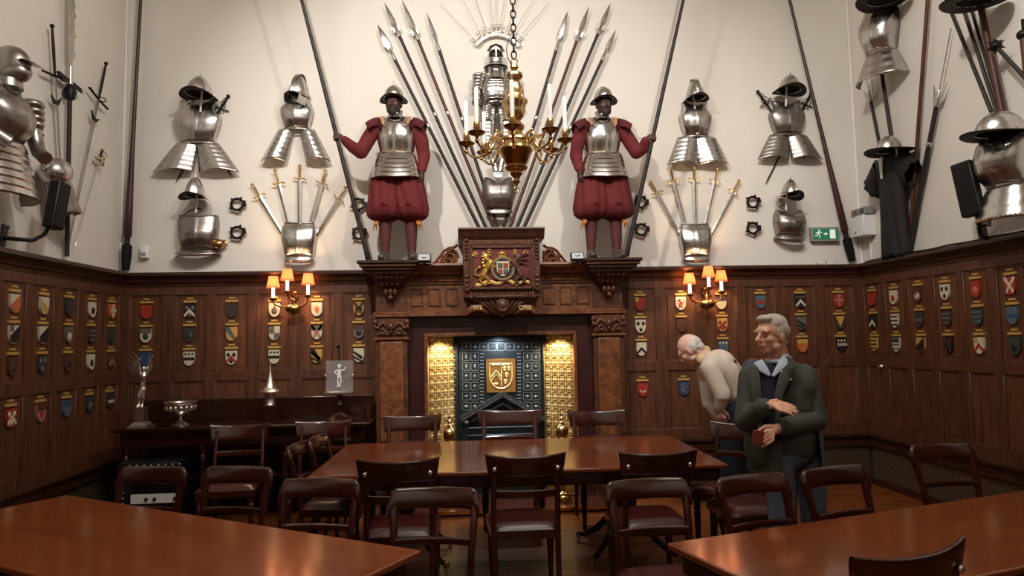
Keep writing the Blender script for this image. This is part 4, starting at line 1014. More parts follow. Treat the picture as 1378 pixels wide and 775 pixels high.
# central suit of armour
def central_suit():
    B0 = wpos('B', 668, 146, .06); t = thing('suit_of_armour', 'full steel suit with open helmet hanging on wall behind the chandelier', 'armour')
    o, f = breastplate_parts(t, .34, .36, .14, 'steel', 'full', .03)
    for k in range(9):
        z = .03+k*.036; MB().sweep([f(i/16, z/.36)+V((0, -.003, 0)) for i in range(2, 15)], [(.003, .006)]*13, 6).build('chest_lame', 'steel', t)
    for q in (-1, 1):
        mb = MB()
        for k in range(5): mb.ell((q*(.185+.004*k), -.04, .335-.035*k), (.07-.004*k, .075, .035), n=14, m=8)
        mb.build('pauldron', 'steel', t, 60)
        mb = MB(); mb.sweep([(q*.205, -.04, .22), (q*.215, -.05, .12), (q*.21, -.07, .04)], [.052, .048, .042], 12); mb.torus((q*.213, -.055, .13), .05, .006, 'z', 16, 5); mb.torus((q*.207, -.05, .19), .052, .006, 'z', 16, 5)
        mb.build('arm_plate', 'steel', t)
        MB().ell((q*.21, -.07, .04), (.055, .055, .045)).build('elbow_cop', 'steeld', t)
        def leg(u, v): 
            a = 2*PI*u; r_ = .078-.02*v; return V((q*(.10-.01*v)+cos(a)*r_, -.07+sin(a)*r_*.8-.006*((v*9) % 1), -.10-.36*v))
        solid(MB().grid(leg, 18, 27, True).build('thigh_plate', 'steel', t, 30), .003)
        tasset(t, q*.095, .085, .105, .20, q*.02, .10, 'steel', .01, 6)
    MB().lathe([(.10, .30), (.085, .36), (.075, .40), (.082, .43)], (0, -.03, 0), 20).build('gorget', 'steel', t)
    # helmet with face opening and flared collar
    h = MB()
    def hd(u, v):
        a = 2*PI*u; z = .46+.17*v+.0; r_ = .088*math.sqrt(max(0, 1-(max(0, v-.45)/.55)**2)); return V((cos(a)*r_, -.03+sin(a)*r_*1.15, z))
    vis = MB().grid(hd, 28, 12, True); keep = []
    for fc in vis.f:
        c = sum((vis.v[i] for i in fc), V((0, 0, 0)))/4
        if c.y < -.05 and .515 < c.z < .60 and abs(c.x) < .065: continue
        keep.append(fc)
    vis.f = keep; solid(vis.build('helmet_skull', 'steelb', t, 60), .004)
    MB().ell((0, -.03, .55), (.078, .09, .07)).build('interior_shade_fill', 'black', t)  # black fill stands in for the shade inside the helmet
    MB().box((0, -.128, .555), (.010, .008, .08)).build('nasal_bar', 'steelb', t)
    MB().sweep([(-.085, -.055, .60), (-.05, -.12, .625), (0, -.15, .635), (.05, -.12, .625), (.085, -.055, .60)], [(.02, .004)]*5, 6).build('peak', 'steelb', t)
    solid(MB().grid(lambda u, v: V((cos(2*PI*u)*(.086+.05*v), -.03+sin(2*PI*u)*(.098+.05*v), .46-.02*v-.02*v*(sin(2*PI*u) < 0))), 28, 3, True).build('collar_flange', 'steelb', t), .004)
    t.location = B0
    MB().bb(-.008, .008, .02, .06, -.1, .7)
central_suit()
cuirass('B', 671, 283, 44, 44, 'lone dark breastplate with scalloped top under the central suit', 0, 'steeld', None, (.012, .05), 'pot', neck=.05, d=.15, out=.05)
t = thing('gauntlet_pair', 'pair of steel gauntlets hanging above the lone dark breastplate', 'gauntlets')
for q in (-1, 1):
    mb = MB(); mb.sweep([(q*.045, 0, .12), (q*.03, -.02, .06), (q*.02, -.03, .0)], [.045, .035, .036], 10)
    for k in range(4): mb.cap((q*.02+(k-1.5)*.017, -.04, -.0), .010, (q*.01+(k-1.5)*.016, -.055, -.07), .008, n=8)
    mb.build('gauntlet', 'steelb', t, 50, kind=None)
t.location = wpos('B', 670, 232, .10)
# crescent of small swords above the central suit
t = thing('sword_rack', 'pale crescent rack above the central suit helmet', 'rack')
RC = wpos('B', 668, 100, .05)
def arc(px, py): return wpos('B', px, py, .05)
pts = [arc(*p) for p in ((640, 60), (648, 52), (657, 47), (668, 45), (679, 47), (690, 52), (699, 61))]
t.location = pts[3]; ORG[t.name] = pts[3].copy()
MB().sweep(pts, [(.012, .03)]*7, 8, up=(0, 0, 1)).build('crescent', 'silver', t)
SW9 = [((593, 6), (640, 54)), ((621, -4), (647, 46)), ((638, -6), (654, 42)), ((657, -14), (663, 39)), ((667, -14), (668, 38)), ((681, -10), (673, 38)), ((700, -8), (682, 41)), ((719, -2), (690, 45)), ((739, 3), (697, 52))]
wd9 = ['first', 'second', 'third', 'fourth', 'middle', 'sixth', 'seventh', 'eighth', 'last']
for k, (tip, h) in enumerate(SW9):
    A = wpos('B', *h, .06); B = wpos('B', *tip, .045); L = (A-B).length
    t = thing('small_sword', wd9[k]+' from the left of nine thin swords radiating above the central suit', 'sword', 'thin swords radiating above the central suit')
    MB().sweep([(0, 0, -.06), (0, 0, -L)], [(.006, .003), (.003, .002)], 6).build('blade', 'steeld', t)
    MB().sweep([(0, 0, .04), (0, 0, -.05)], [(.012, .01), (.010, .009)], 8).build('grip', 'silver', t)
    MB().sweep([(-.03, 0, -.05), (.03, 0, -.05)], .007, 6).build('guard', 'silver', t)
    MB().box((0, 0, .045), (.034, .022, .016)).build('pommel', 'silver', t)
    span(t, 'B', A, B)
# wall pikes in the corners
polearm('B', (191, -30), (169, 364), 'long dark red tapering pike standing in the left corner', 'pike', .10, .06, 'pike', .024, 0, name='corner_pike', cat='pike')
polearm('B', (1058, -20), (1147, 352), 'long dark red tapering pike leaning right near the exit sign', 'pike', .10, .08, 'pike', .024, 0, name='corner_pike', cat='pike')

# ------------------------------------------------------------ left wall
def big_left():
    t = thing('suit_of_armour', 'large dark steel half armour with peaked helmet at left edge of photo', 'armour')
    # built facing out of the wall, waist at the origin
    o, f = breastplate_parts(t, .48, .42, .24, 'steeld', 'full', .04)
    def skirt(u, v): a = u*2-1; return V(((.20+.10*v)*sin(a*PI/2)*1.05, -(.17+.09*v)*max(cos(a*PI/2), 0)**.8-.012*((v*7) % 1), -.40*v))
    solid(MB().grid(skirt, 24, 28).build('laminated_skirt', 'steel', t, 30), .004)
    for q in (-1, 1):
        mb = MB(); 
        for k in range(4): mb.ell((q*(.24+.005*k), -.10, .36-.05*k), (.085-.006*k, .095, .045), n=14, m=8)
        mb.build('pauldron', 'steeld', t, 60)
        MB().sweep([(q*.255, -.10, .24), (q*.27, -.12, .10), (q*.25, -.16, .0), (q*.20, -.24, -.06)], [.06, .055, .05, .05], 12).build('arm_plate', 'steeld', t)
    MB().ell((0, -.10, .58), (.10, .13, .13), n=18, m=12).build('helmet_skull', 'steeld', t, 60)
    MB().grid(lambda u, v: V(((u*2-1)*.09*(1-.3*v), -.20-.10*v, .595-.03*v+.0*(u-.5))), 8, 4).build('peak', 'steeld', t)
    MB().ell((0, -.13, .52), (.085, .11, .08), n=16, m=10).build('visor', 'steeld', t, 60)
    MB().lathe([(.10, .40), (.09, .46)], (0, -.08, 0), 20).build('gorget', 'steeld', t)
    put(t, 'L', wpos('L', -9, 192, .12), 0)
big_left()
sword('L', (44, 150), (62, 258), 'short dark-hilted sword beside the left edge armour', 'rapier', .22, .06, gm='iron', bladew=.012, hilt=.18)
t = thing('thigh_armour', 'rounded steel thigh and knee plates low on left wall beside black speaker', 'armour')
tasset(t, 0, .10, .17, .36, .05, .16, 'steeld', 0, 4)
MB().ell((0, -.08, .0), (.14, .12, .12), n=18, m=12).build('knee_cop', 'steel', t, 60); MB().ell((.04, -.13, .03), (.07, .05, .06)).build('boss', 'steelb', t)
put(t, 'L', wpos('L', 61, 232, .05), -12)
def great(a, b, lab, wavy=False, L_='L'):
    t = sword(L_, a, b, lab, 'great', .06, .04, gm='iron', bladew=.019, hilt=.42, guard=.085, mt='steeld'); return t
great((70, 33), (84, 275), 'tall two-handed sword nearest left armour, ball pommel up')
great((143, 84), (89, 346), 'two-handed sword with ringed crossguard leaning right on left wall')
sword('L', (138, 201), (101, 330), 'thin rapier with looped hilt below leaning two-handed sword', 'rapier', .05, gm='brassd', bladew=.008, hilt=.14)
# broad serrated glaive
A = wpos('L', 97, -40, .07); B = wpos('L', 90, 345, .05); L = (A-B).length
t = thing('glaive', 'tall glaive with broad saw-edged blade and dark tassel on left wall', 'glaive')
HB = (A-wpos('L', 95, 92, .07)).length
poly = [(-.035, 0), (.05, 0)]
for k in range(7): z = -HB*.25-HB*.1*k; poly += [(.055+.02*(k % 2 == 0), z), (.040, z-HB*.035)]
poly += [(.012, -HB), (-.012, -HB), (-.03, -HB*.85), (-.038, -HB*.3)]
MB().prism(poly, -.005, .005).build('blade', 'steel', t, 20)
MB().sweep([(0, 0, -HB+.02), (0, 0, -HB-.14)], [.02, .024], 10).build('socket', 'steel', t)
mb = MB(); mb.sweep([(0, 0, -HB-.14), (0, 0, -HB-.2), (0, 0, -HB-.27)], [.025, .055, .04], 10); mb.build('tassel', 'iron', t)
mb = MB()
for q in (-1, 1): mb.prism([(q*.015, -HB-.10), (q*.17, -HB-.10-.02*q), (q*.19, -HB-.125-.03*q), (q*.12, -HB-.15), (q*.015, -HB-.13)], -.008, .008)
mb.build('cross_lugs', 'iron', t, 20, kind='stuff')
MB().sweep([(0, 0, -HB-.2), (0, 0, -L)], .019, 10).build('shaft', 'polew', t)
span(t, 'L', A, B)
def speaker(W, px, py, lab, w=.17, h=.50, roll=0, out=.32, yaw=0, arm=(0, 0)):
    t = thing('speaker', lab, 'speaker', 'black wall speakers')
    o = MB().box((0, .03, 0), (w, .09, h)).build('cabinet', 'black', t); bevel(o, .01, 2)
    MB().box((0, -.018, 0), (w*.88, .006, h*.92)).build('grille_cloth', 'iron', t)
    mb = MB(); mb.sweep([(0, .05, -h*.38), (0, .09, -h*.62), (-.04, .14, -h*.78)], .016, 8); mb.sweep([(-.04, .14, -h*.78), (-.12, out-.02, -h*.78)], .016, 8); mb.build('bracket_arm', 'black', t)
    MB().box((-.13, out-.02, -h*.78), (.06, .03, .20)).build('wall_plate', 'black', t)
    put(t, W, wpos(W, px, py, out), roll, 0, yaw)
speaker('L', 81, 276, 'black slim speaker on left wall below two-handed sword blades', .12, .38, 10, .34, -10)
t = thing('wall_socket', 'small white socket plate on left wall under the half armour', 'socket')
MB().box((0, -.006, 0), (.075, .012, .075)).build('plate', 'white', t); MB().box((0, -.013, 0), (.02, .004, .035)).build('rocker', 'grey', t)
put(t, 'L', wpos('L', 10, 306, 0))
t = thing('motion_sensor', 'small white sensor box on the back wall near left corner pike', 'sensor')
bevel(MB().box((0, -.03, 0), (.075, .06, .125)).build('housing', 'white', t), .01, 2); MB().ell((0, -.06, -.02), (.025, .012, .02)).build('lens', 'grey', t)
put(t, 'B', wpos('B', 197, 340, 0))
# exit sign
t = thing('exit_sign', 'green emergency exit sign with running man and door on grey plate', 'sign')
EW, EH = .315, .155
bevel(MB().box((0, -.03, 0), (EW, .06, EH)).build('housing', 'grey', t), .004, 1)
MB().box((0, -.062, 0), (EW*.9, .004, EH*.74)).build('green_panel', 'green', t)
mb = MB(); y0 = -.068
mb.ell((-.072, y0, .038), (.010, .003, .010), n=10, m=6)
for a, b, c, d, r_ in ((-.075, .024, -.088, -.004, .009), (-.076, .020, -.058, .008, .005), (-.078, .018, -.105, .016, .005), (-.105, .016, -.112, .0, .005), (-.058, .008, -.046, .018, .005), (-.088, -.004, -.066, -.018, .006), (-.066, -.018, -.072, -.042, .006), (-.088, -.004, -.104, -.022, .006), (-.104, -.022, -.126, -.024, .006)): mb.cap((a, y0, b), r_*.8, (c, y0, d), r_*.7, n=6)
mb.build('running_man', 'exitw', t, kind=None)
MB().box((.078, y0+.004, 0), (.062, .004, .098)).build('door_shape', 'exitw', t)
MB().prism([(.0, .018), (.0, .008), (-.022, .008), (-.022, -.006), (.0, -.006), (.0, -.016), (.022, .001)], y0, y0+.004).build('arrow', 'exitw', t)
put(t, 'B', wpos('B', 1107, 316, 0))
# cables lying on the cornice
t = thing('cable_loop', 'loose white cable loop lying on the cornice below the exit sign', 'cable')
pts = [P(1086+k*2.6, 353-2.2*sin(k*.9), 1, YB-.02) for k in range(17)]
t.location = pts[0]; ORG[t.name] = pts[0].copy(); pts = [V((p.x, p.y+.03*sin(i*1.3), ZD+.012+.012*(1+sin(i*.9)))) for i, p in enumerate(pts)]
MB().sweep(pts, .006, 6).build('cord', 'cable', t)
t = thing('cable_run', 'dark cable running along the top of the right wall cornice', 'cable')
pts = [V((XR-.02+.01*sin(k*1.7), 6.9-k*.13, ZD+.012+.006*sin(k*2.3)**2)) for k in range(22)]
t.location = pts[0]; ORG[t.name] = pts[0].copy(); MB().sweep(pts, .009, 6).build('cord', 'iron', t)

# ------------------------------------------------------------ right wall
helmet('R', 1188, 0, .13, .17, 'dark-brimmed steel helmet cut by the top edge, right wall', 'kettle', 0, 'steeld', .09, .03, .22, hook=False)
t = cuirass('R', 1188, 74, 52, 66, 'angular steel breastplate with folded waist plates, high near right corner', 0, 'steel', None, None, 'full', .10, .06, .20, yaw=22)
MB().ell((.115, -.02, .36), (.10, .05, .10)).build('arm_opening_shade', 'iron', t)  # solid dark lump stands in for the shade in the arm opening
def sk(u, v): a = u*2-1; return V(((.16+.11*v)*sin(a*PI/2), -(.13+.08*v)*max(cos(a*PI/2), 0)**.8-.008*((v*3) % 1), -.27*v))
solid(MB().grid(sk, 22, 12).build('waist_plates', 'steel', t, 30), .004)
helmet('R', 1197, 203, .105, .15, 'broad-brimmed steel helmet above dark mail shirt', 'round', 0, 'steel', .10, .02, .20)
def mail():
    t = thing('mail_shirt', 'ragged dark iron mail shirt hanging on right wall below broad-brimmed helmet', 'mail shirt')
    rnd = random.Random(3); rag = [rnd.uniform(-.03, .03) for _ in range(60)]
    out = []; 
    def body(u, v):
        a = 2*PI*u; hw = interp([(0, .23), (.10, .20), (.30, .165), (.6, .17), (1, .185)], v)
        z = -.98*v+(rag[int(u*59)] if v > .97 else 0)+.05*cos(a)**2*(v < .05); fold = .012*sin(a*9+v*4)*v
        return V((hw*cos(a), -.06-(.085+fold)*sin(a), z))
    solid(MB().grid(body, 60, 26, True).build('mail_body', 'mail', t, 60), .006)
    for q in (-1, 1):
        def slv(u, v):
            a = 2*PI*u; c0 = V((q*(.17+.15*v), -.06, -.06-.17*v)); r_ = .095+.012*v+(.015*sin(a*7) if v > .9 else 0)
            return c0+V((q*cos(a)*r_*.55, sin(a)*r_*.75, cos(a)*r_))
        solid(MB().grid(slv, 28, 10, True).build('mail_sleeve', 'mail', t, 60), .006)
    MB().box((0, -.09, .02), (.05, .06, .20)).build('stand_post', 'white', t)
    MB().prism([(-.035, .03), (.035, .03), (.012, -.20), (-.012, -.20)], -.168, -.160).build('neck_slit_stand', 'white', t)  # white wedge added over the mail, shows the stand behind the slit
    put(t, 'R', wpos('R', 1206, 214, .05), 0)
mail()
polearm('R', (1163, 92), (1210, 325), 'short forked spear left of the mail shirt helmet', 'fork', .05, .05, 'polew', .019, .36)
polearm('R', (1186, 95), (1222, 335), 'dark slanting pole rising behind the mail shirt helmet', None, .07, .06, 'polew', .021, 0, name='pole', cat='pole')
polearm('R', (1249, -10), (1224, 332), 'straight dark red pole right of the mail shirt', None, .06, .05, 'poler', .019, 0, name='pole', cat='pole')
polearm('R', (1280, 38), (1222, 342), 'barbed fork-headed spear leaning right of the mail shirt', 'fork', .05, .05, 'polew', .024, .62)
polearm('R', (1268, -14), (1334, 150), 'leftmost grey pole of bundle behind right edge helmet', None, .07, .07, 'polew', .016, 0, 'poles behind the right edge helmet', name='pole', cat='pole')
polearm('R', (1289, -10), (1342, 152), 'second grey pole of bundle behind right edge helmet', None, .09, .09, 'polew', .015, 0, 'poles behind the right edge helmet', name='pole', cat='pole')
polearm('R', (1305, 6), (1350, 160), 'thin dark pole of bundle behind right edge helmet', None, .07, .07, 'iron', .013, 0, 'poles behind the right edge helmet', name='pole', cat='pole')
polearm('R', (1316, -8), (1349, 152), 'thick reddish pole of bundle behind right edge helmet', None, .10, .10, 'poler', .028, 0, 'poles behind the right edge helmet', name='pole', cat='pole')
t = thing('mace', 'spiked dark ball mace on slanting shaft at top right', 'mace')
A = wpos('R', 1340, 62, .16); B = wpos('R', 1392, 118, .14)
MB().sweep([(0, 0, 0), (0, 0, -(A-B).length)], .016, 8).build('shaft', 'polew', t)
MB().ell((0, 0, 0), .045).build('ball', 'iron', t)
mb = MB()
for k in range(14):
    a = k*2.4; zz = 1-2*(k+.5)/14; rr = math.sqrt(1-zz*zz); d = V((rr*cos(a), rr*sin(a), zz)); mb.sweep([d*.04, d*.068], [.012, .002], 5)
mb.build('spikes', 'iron', t, 20, kind='stuff'); span(t, 'R', A, B)
helmet('R', 1310, 3, .12, .14, 'wide dark helmet brim cut by the top edge above pole bundle', 'kettle', 8, 'steeld', .10, .02, .2, hook=False)
helmet('R', 1346, 180, .15, .17, 'large steel kettle helmet at the right edge of photo', 'round', 4, 'steel', .09, .02, .34, hook=False)
t = cuirass('R', 1366, 252, 56, 60, 'big steel breastplate with riveted skirt at the right edge of photo', 0, 'steel', None, None, 'pot', .16, .02, .26)
def sk2(u, v): a = u*2-1; return V(((.19+.07*v)*sin(a*PI/2), -(.17+.08*v)*max(cos(a*PI/2), 0)**.8-.008*((v*3) % 1), -.26*v))
solid(MB().grid(sk2, 22, 12).build('riveted_skirt', 'steel', t, 30), .004)
mb = MB()
for k in range(24): a = (k/23*2-1)*.96; p = sk2((a+1)/2, .92); mb.ell(p, .007, n=6, m=4)
mb.build('rivets', 'brassd', t, kind='stuff')
MB().sweep([(-.18, -.03, .36), (-.06, -.05, .50), (.06, -.06, .50), (.15, -.03, .40)], .014, 8).build('neck_wire', 'silver', t)
t = thing('morning_star', 'dark wooden flail head hanging at the right edge of photo', 'flail')
mb = MB(); mb.sweep([(0, 0, 0), (0, 0, -.30)], [.03, .026], 8); mb.build('head', 'poler', t)
mb = MB(); mb.ell((0, 0, .02), (.05, .05, .04)); mb.sweep([(0, 0, .04), (0, 0, .14)], .012, 6); mb.build('cap', 'iron', t)
put(t, 'R', wpos('R', 1378, 50, .12))
speaker('R', 1300, 254, 'black tilted speaker on right wall beside kettle-helmeted armour', .15, .44, -8, .40, 25)
t = thing('emergency_light', 'white twin emergency light on a box high near the right corner', 'emergency light')
bevel(MB().box((0, -.07, -.06), (.23, .14, .22)).build('box', 'white', t), .006, 1)
MB().box((0, -.08, .095), (.26, .09, .075)).build('lamp_head', 'grey', t)
for q in (-1, 1): MB().box((q*.065, -.127, .095), (.095, .006, .05)).build('lens', 'steelb', t)
MB().box((-.04, -.1405, -.13), (.03, .002, .03)).build('small_label', 'grey', t)
put(t, 'R', wpos('R', 1170, 297, 0), 0, 0, 0)
t = thing('light_conduit', 'thin pale conduit running down below the emergency light', 'conduit')
MB().tube((0, -.01, 0), (0, -.01, -.26), .008).build('tube', 'white', t); put(t, 'R', wpos('R', 1172, 316, 0))

# ------------------------------------------------------------ figures: helpers
def frame3(f, u):
    f = V(f).normalized(); u = V(u); u = (u-f*u.dot(f)).normalized(); r = f.cross(u)   # r: the figure's right
    return f, u, r
def RM(a, b, c): return Matrix((a, b, c)).transposed()
def add_head(mb, c, f, u, s=1., nose=1.):
    """skull, jaw, nose, brow, lips, ears around centre c; f forward, u up"""
    f, u, r = frame3(f, u); R = RM(r, f, u); c = V(c)
    A = lambda a, b, h: c+(r*a+f*b+u*h)*s
    E = lambda p, x, y, z, n=14, m=10: mb.ell(A(*p), (x*s, y*s, z*s), R, n, m)
    E((0, -.012, .028), .074, .092, .088, 18, 14); E((0, .020, -.030), .060, .068, .078, 16, 12)
    E((0, .045, -.082), .036, .034, .030); E((0, .062, .028), .052, .030, .030)
    for q in (-1, 1):
        E((q*.034, .060, -.022), .024, .024, .024); E((q*.030, .082, .022), .022, .012, .009)
        E((q*.074, -.008, -.012), .011, .022, .033, 10, 8); E((q*.046, .018, -.066), .022, .030, .024)
    mb.cap(A(0, .083, .016), .009*s, A(0, .108*nose, -.022), .014*s, 10); E((0, .098, -.028), .018, .014, .011)
    E((0, .082, -.052), .026, .014, .008); E((0, .080, -.066), .023, .014, .009)
    return A, R
def add_eyes(c, f, u, s, parent):
    f, u, r = frame3(f, u); c = V(c)
    for q in (-1, 1):
        o = MB().ell(c+(r*q*.031+f*.0775+u*.002)*s, .0108*s, n=12, m=8).build('eye', 'eyew', parent)
        MB().ell(c+(r*q*.031+f*.0845+u*.001)*s, .0056*s, n=8, m=6).build('iris', 'eye', o)
def add_hand(mb, w, d, n, s=1., thumb=1, curl=(.3, .4, .3), spread=.05, curls=None):
    """w wrist, d direction of the fingers, n normal of the back of the hand; thumb = +1/-1 side"""
    d = V(d).normalized(); n = V(n); n = (n-d*n.dot(d)).normalized(); x = d.cross(n)*thumb; w = V(w)
    mb.cap(w-d*.03*s, .024*s, w+d*.02*s, .023*s)
    for k in range(4):
        o = (k-1.5)*.0205
        mb.cap(w+d*.015*s+x*o*.6*s, .0135*s, w+(d*.082+x*(-o)*1.0)*s, .0115*s, 10)
        L = (.043, .048, .045, .035)[::1][k]; L = (.040, .048, .045, .036)[k]
        p = w+(d*.085-x*o*1.0)*s; a = 0; dr = (d-x*o*(spread*60)*.05).normalized()
        cv = curls[k] if curls else curl
        rr = .0092
        for j, c_ in enumerate(cv):
            a += c_; dd = dr*cos(a)-n*sin(a); ln = L*(1, .68, .52)[j]*s
            mb.cap(p, rr*s, p+dd*ln, rr*.9*s, 9); p = p+dd*ln; rr *= .9
    p = w+(d*.02+x*.022)*s; q = w+(d*.055+x*.050-n*.012)*s; z = w+(d*.085+x*.052-n*.030)*s; y = w+(d*.108+x*.045-n*.040)*s
    mb.cap(p, .016*s, q, .0125*s, 10); mb.cap(q, .0118*s, z, .0105*s, 9); mb.cap(z, .0102*s, y, .0085*s, 9)
def limb(mb, *pts, n=14):
    for (a, r1), (b, r2) in zip(pts, pts[1:]): mb.cap(a, r1, b, r2, n)

# ------------------------------------------------------------ the two pikemen above the fireplace
def pikeman(cx, side, lab, hx=.56):
    """side = -1: pike held in the hand at the left of the photo; +1 mirrored"""
    Y = 6.70; Z0 = 2.376; s = side
    t = thing('pikeman_figure', lab, 'figure', 'pikeman figures on the mantel', (cx, Y, Z0))
    G = lambda a, b, z: V((cx+s*a, Y+b, Z0+z))     # a is positive towards the pike side
    body = MB()
    hc = G(.02, -.04, 1.575)
    A, R = add_head(body, hc, (s*.10, -1, -.06), (0, 0, 1), .98)
    limb(body, (G(.01, .0, 1.40), .062), (G(.015, -.01, 1.52), .056))
    body.ell(G(0, 0, 1.22), (.155, .095, .20)); body.ell(G(0, 0, .96), (.15, .10, .16))
    legs = []
    for q, kx in ((1, .115), (-1, -.135)):
        limb(body, (G(q*.08, 0, .93), .09), (G(kx, -.01, .50), .062), (G(kx*1.02, .01, .34), .056), (G(kx*1.05, .02, .08), .040))
        limb(body, (G(kx*1.05, .02, .07), .042), (G(kx*1.15, -.14, .04), .032))
    sh = G(.20, 0, 1.36); el = G(.345, -.03, 1.10); wr = G(hx-.075, -.13, 1.185)
    limb(body, (sh, .05), (el, .042), (wr, .028)); hold = G(hx, -.185, 1.215)
    add_hand(body, wr, hold-wr, (s*.1, -.9, .5), .95, s*-1, (1.1, 1.2, .9))
    sh2 = G(-.20, 0, 1.36); el2 = G(-.265, .02, 1.08); wr2 = G(-.255, -.09, .88)
    limb(body, (sh2, .05), (el2, .042), (wr2, .028)); add_hand(body, wr2, (0, -.1, -1), (-s*.9, -.4, 0), .95, s*1, (.7, .9, .6))
    o = body.build('body', 'skinp', t); remesh(o, .0055, 3)
    add_eyes(hc, (s*.10, -1, -.06), (0, 0, 1), .98, t)
    # beard and moustache
    b = MB(); b.ell(A(0, .062, -.092), (.040, .034, .040)); b.ell(A(0, .085, -.045), (.034, .018, .010))
    for q in (-1, 1): b.ell(A(q*.052, .030, -.060), (.018, .035, .042)); b.ell(A(q*.066, .0, -.01), (.014, .03, .04))
    remesh(b.build('beard', 'beard', t), .006, 2)
    # stockings, shoes, ribbons
    for kx in (.115, -.135):
        m_ = MB(); limb(m_, (G(kx, -.008, .50), .068), (G(kx*1.02, .008, .33), .062), (G(kx*1.04, .018, .12), .045)); remesh(m_.build('stocking', 'stock', t), .008, 2)
        m_ = MB(); limb(m_, (G(kx*1.05, .04, .055), .048), (G(kx*1.10, -.06, .045), .046), (G(kx*1.18, -.17, .03), .036)); m_.cap(G(kx*1.05, .02, .06), .046, G(kx*1.05, .02, .10), .044)
        m_.box(G(kx*1.10, -.06, .012), (.085, .25, .024)); remesh(m_.build('shoe', 'shoe', t), .008, 2)
        m_ = MB(); e = 1 if kx > 0 else -1
        m_.torus(G(kx, -.01, .44), .066, .012, 'z', 18, 6)
        for k in range(4): m_.ell(G(kx+e*(.07+.012*(k % 2)), -.03-.015*k, .42-.018*k), (.022, .016, .022), n=8, m=6)
        for k in range(2): m_.sweep([G(kx+e*.075, -.03, .42), G(kx+e*(.085+.02*k), -.04, .36), G(kx+e*(.08+.03*k), -.04, .31)], [(.010, .006), (.013, .006), (.018, .006)], 6)
        m_.build('garter_ribbon', 'tassel', t)
    # full breeches with pleats, gathered at the knee
    for q, kx in ((1, .118), (-1, -.138)):
        def br(u, v, q=q, kx=kx):
            a = 2*PI*u; w_ = interp([(0, .125), (.15, .15), (.5, .172), (.80, .182), (.93, .165), (1, .085)], v); dd = interp([(0, .13), (.3, .17), (.8, .185), (.93, .16), (1, .08)], v)
            pl = 1+.045*sin(a*11+1.3*sin(v*5))*min(1, v*2.5)*(1 if v < .97 else .3)
            c0 = G(q*.075+(kx-q*.07)*v, -.0, 1.00-.60*v+(.03*sin(a*3)*(v > .8)*(1-v)*5))
            return c0+V((cos(a)*w_*pl, sin(a)*dd*pl, 0))
        MB().grid(br, 66, 22, True).build('breeches_leg', 'redcloth', t, 80)
    # coat of the doublet: hanging skirts behind the breastplate, sleeves, shoulder wings
    def sleeve(*pts):
        m_ = MB(); limb(m_, *pts); o = m_.build('sleeve', 'redcloth', t); remesh(o, .010, 5); return o
    sleeve((G(.19, .01, 1.37), .075), (G(.27, -.0, 1.24), .074), (G(.345, -.03, 1.09), .070), (G(.42, -.09, 1.125), .058), (G(hx-.075, -.13, 1.18), .044))
    sleeve((G(-.19, .01, 1.37), .075), (G(-.245, .0, 1.22), .072), (G(-.268, .02, 1.07), .066), (G(-.258, -.05, .93), .046), (G(-.255, -.085, .90), .042))
    for q in (1, -1):
        def wing(u, v, q=q):
            a = PI*(u*1.15-.08); r_ = .075+.075*v; return G(q*(.165+.10*v+.035*sin(a)*v), -cos(a)*r_*.95, 1.36+.085*sin(a)*(1-.15*v)-.055*v*v)
        solid(MB().grid(wing, 16, 6).build('shoulder_wing', 'redclothd', t), .012)
    m_ = MB(); m_.ell(G(0, .05, 1.2), (.19, .075, .25)); remesh(m_.build('doublet_back', 'redclothd', t), .012, 3)
    # armour
    def bp(u, v):
        a = u*2-1; hw = interp([(0, .165), (.4, .185), (.66, .178), (.8, .140), (1, .125)], v); d = interp([(0, .125), (.45, .165), (.8, .14), (1, .085)], v)
        return G(hw*sin(a*PI/2), -d*max(cos(a*PI/2), 0)**.65-.012*math.exp(-(a/.05)**2)+.02, 1.06+.385*v-.03*max(0, (v-.7)/.3)*math.exp(-(a/.3)**2))
    solid(MB().grid(bp, 36, 16).build('breastplate', 'steelb', t, 50), .004)
    MB().lathe([(.092, 0), (.078, .03), (.070, .06), (.076, .085)], G(.01, -.01, 1.425), 24, sy=1.05).build('gorget', 'steel', t)
    def fauld(u, v):
        a = u*2-1; ww = .178+.068*v**.8; st = .007*((v*6) % 1)
        return G(ww*sin(a*PI/2*1.02), -(.165+.085*v**.6+st)*max(cos(a*PI/2), 0)**.6+.01+.0*math.exp(-(a/.05)**2), 1.065-.245*v-.03*v*(1-abs(a)))
    solid(MB().grid(fauld, 36, 30).build('fauld', 'steelb', t, 30), .004)
    pts = [bp(k/20, .03)+V((0, -.008, 0)) for k in range(21)]; MB().sweep(pts, [(.004, .010)]*21, 6, up=(0, 0, 1)).build('waist_belt', 'gilt', t)
    for q in (1, -1):
        MB().sweep([G(q*.115, -.10, 1.35), G(q*.135, -.06, 1.43), G(q*.12, .02, 1.46)], [(.022, .006)]*3, 6).build('shoulder_strap', 'buff', t)
        MB().torus(G(q*.10, -.135, 1.34), .014, .0035, n=12, m=5).build('buckle', 'steeld', t)
    # helmet: low comb, drooping brim
    H0 = A(0, -.004, .048); h = MB()
    def dome(u, v): a = 2*PI*u; r_ = math.sqrt(max(0, 1-v**2.4)); return H0+V((cos(a)*.098*r_, sin(a)*.118*r_, .135*v))
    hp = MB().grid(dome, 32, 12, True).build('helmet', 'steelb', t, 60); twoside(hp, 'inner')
    def brim(u, v): a = 2*PI*u; return H0+V((cos(a)*(.098+.040*v), sin(a)*(.118+.045*v), -.030*v*cos(a)**2+.004*v*sin(a)**2+.002))
    twoside(MB().grid(brim, 36, 4, True).build('helmet_brim', 'steelb', hp, 60), 'inner', flip=True)
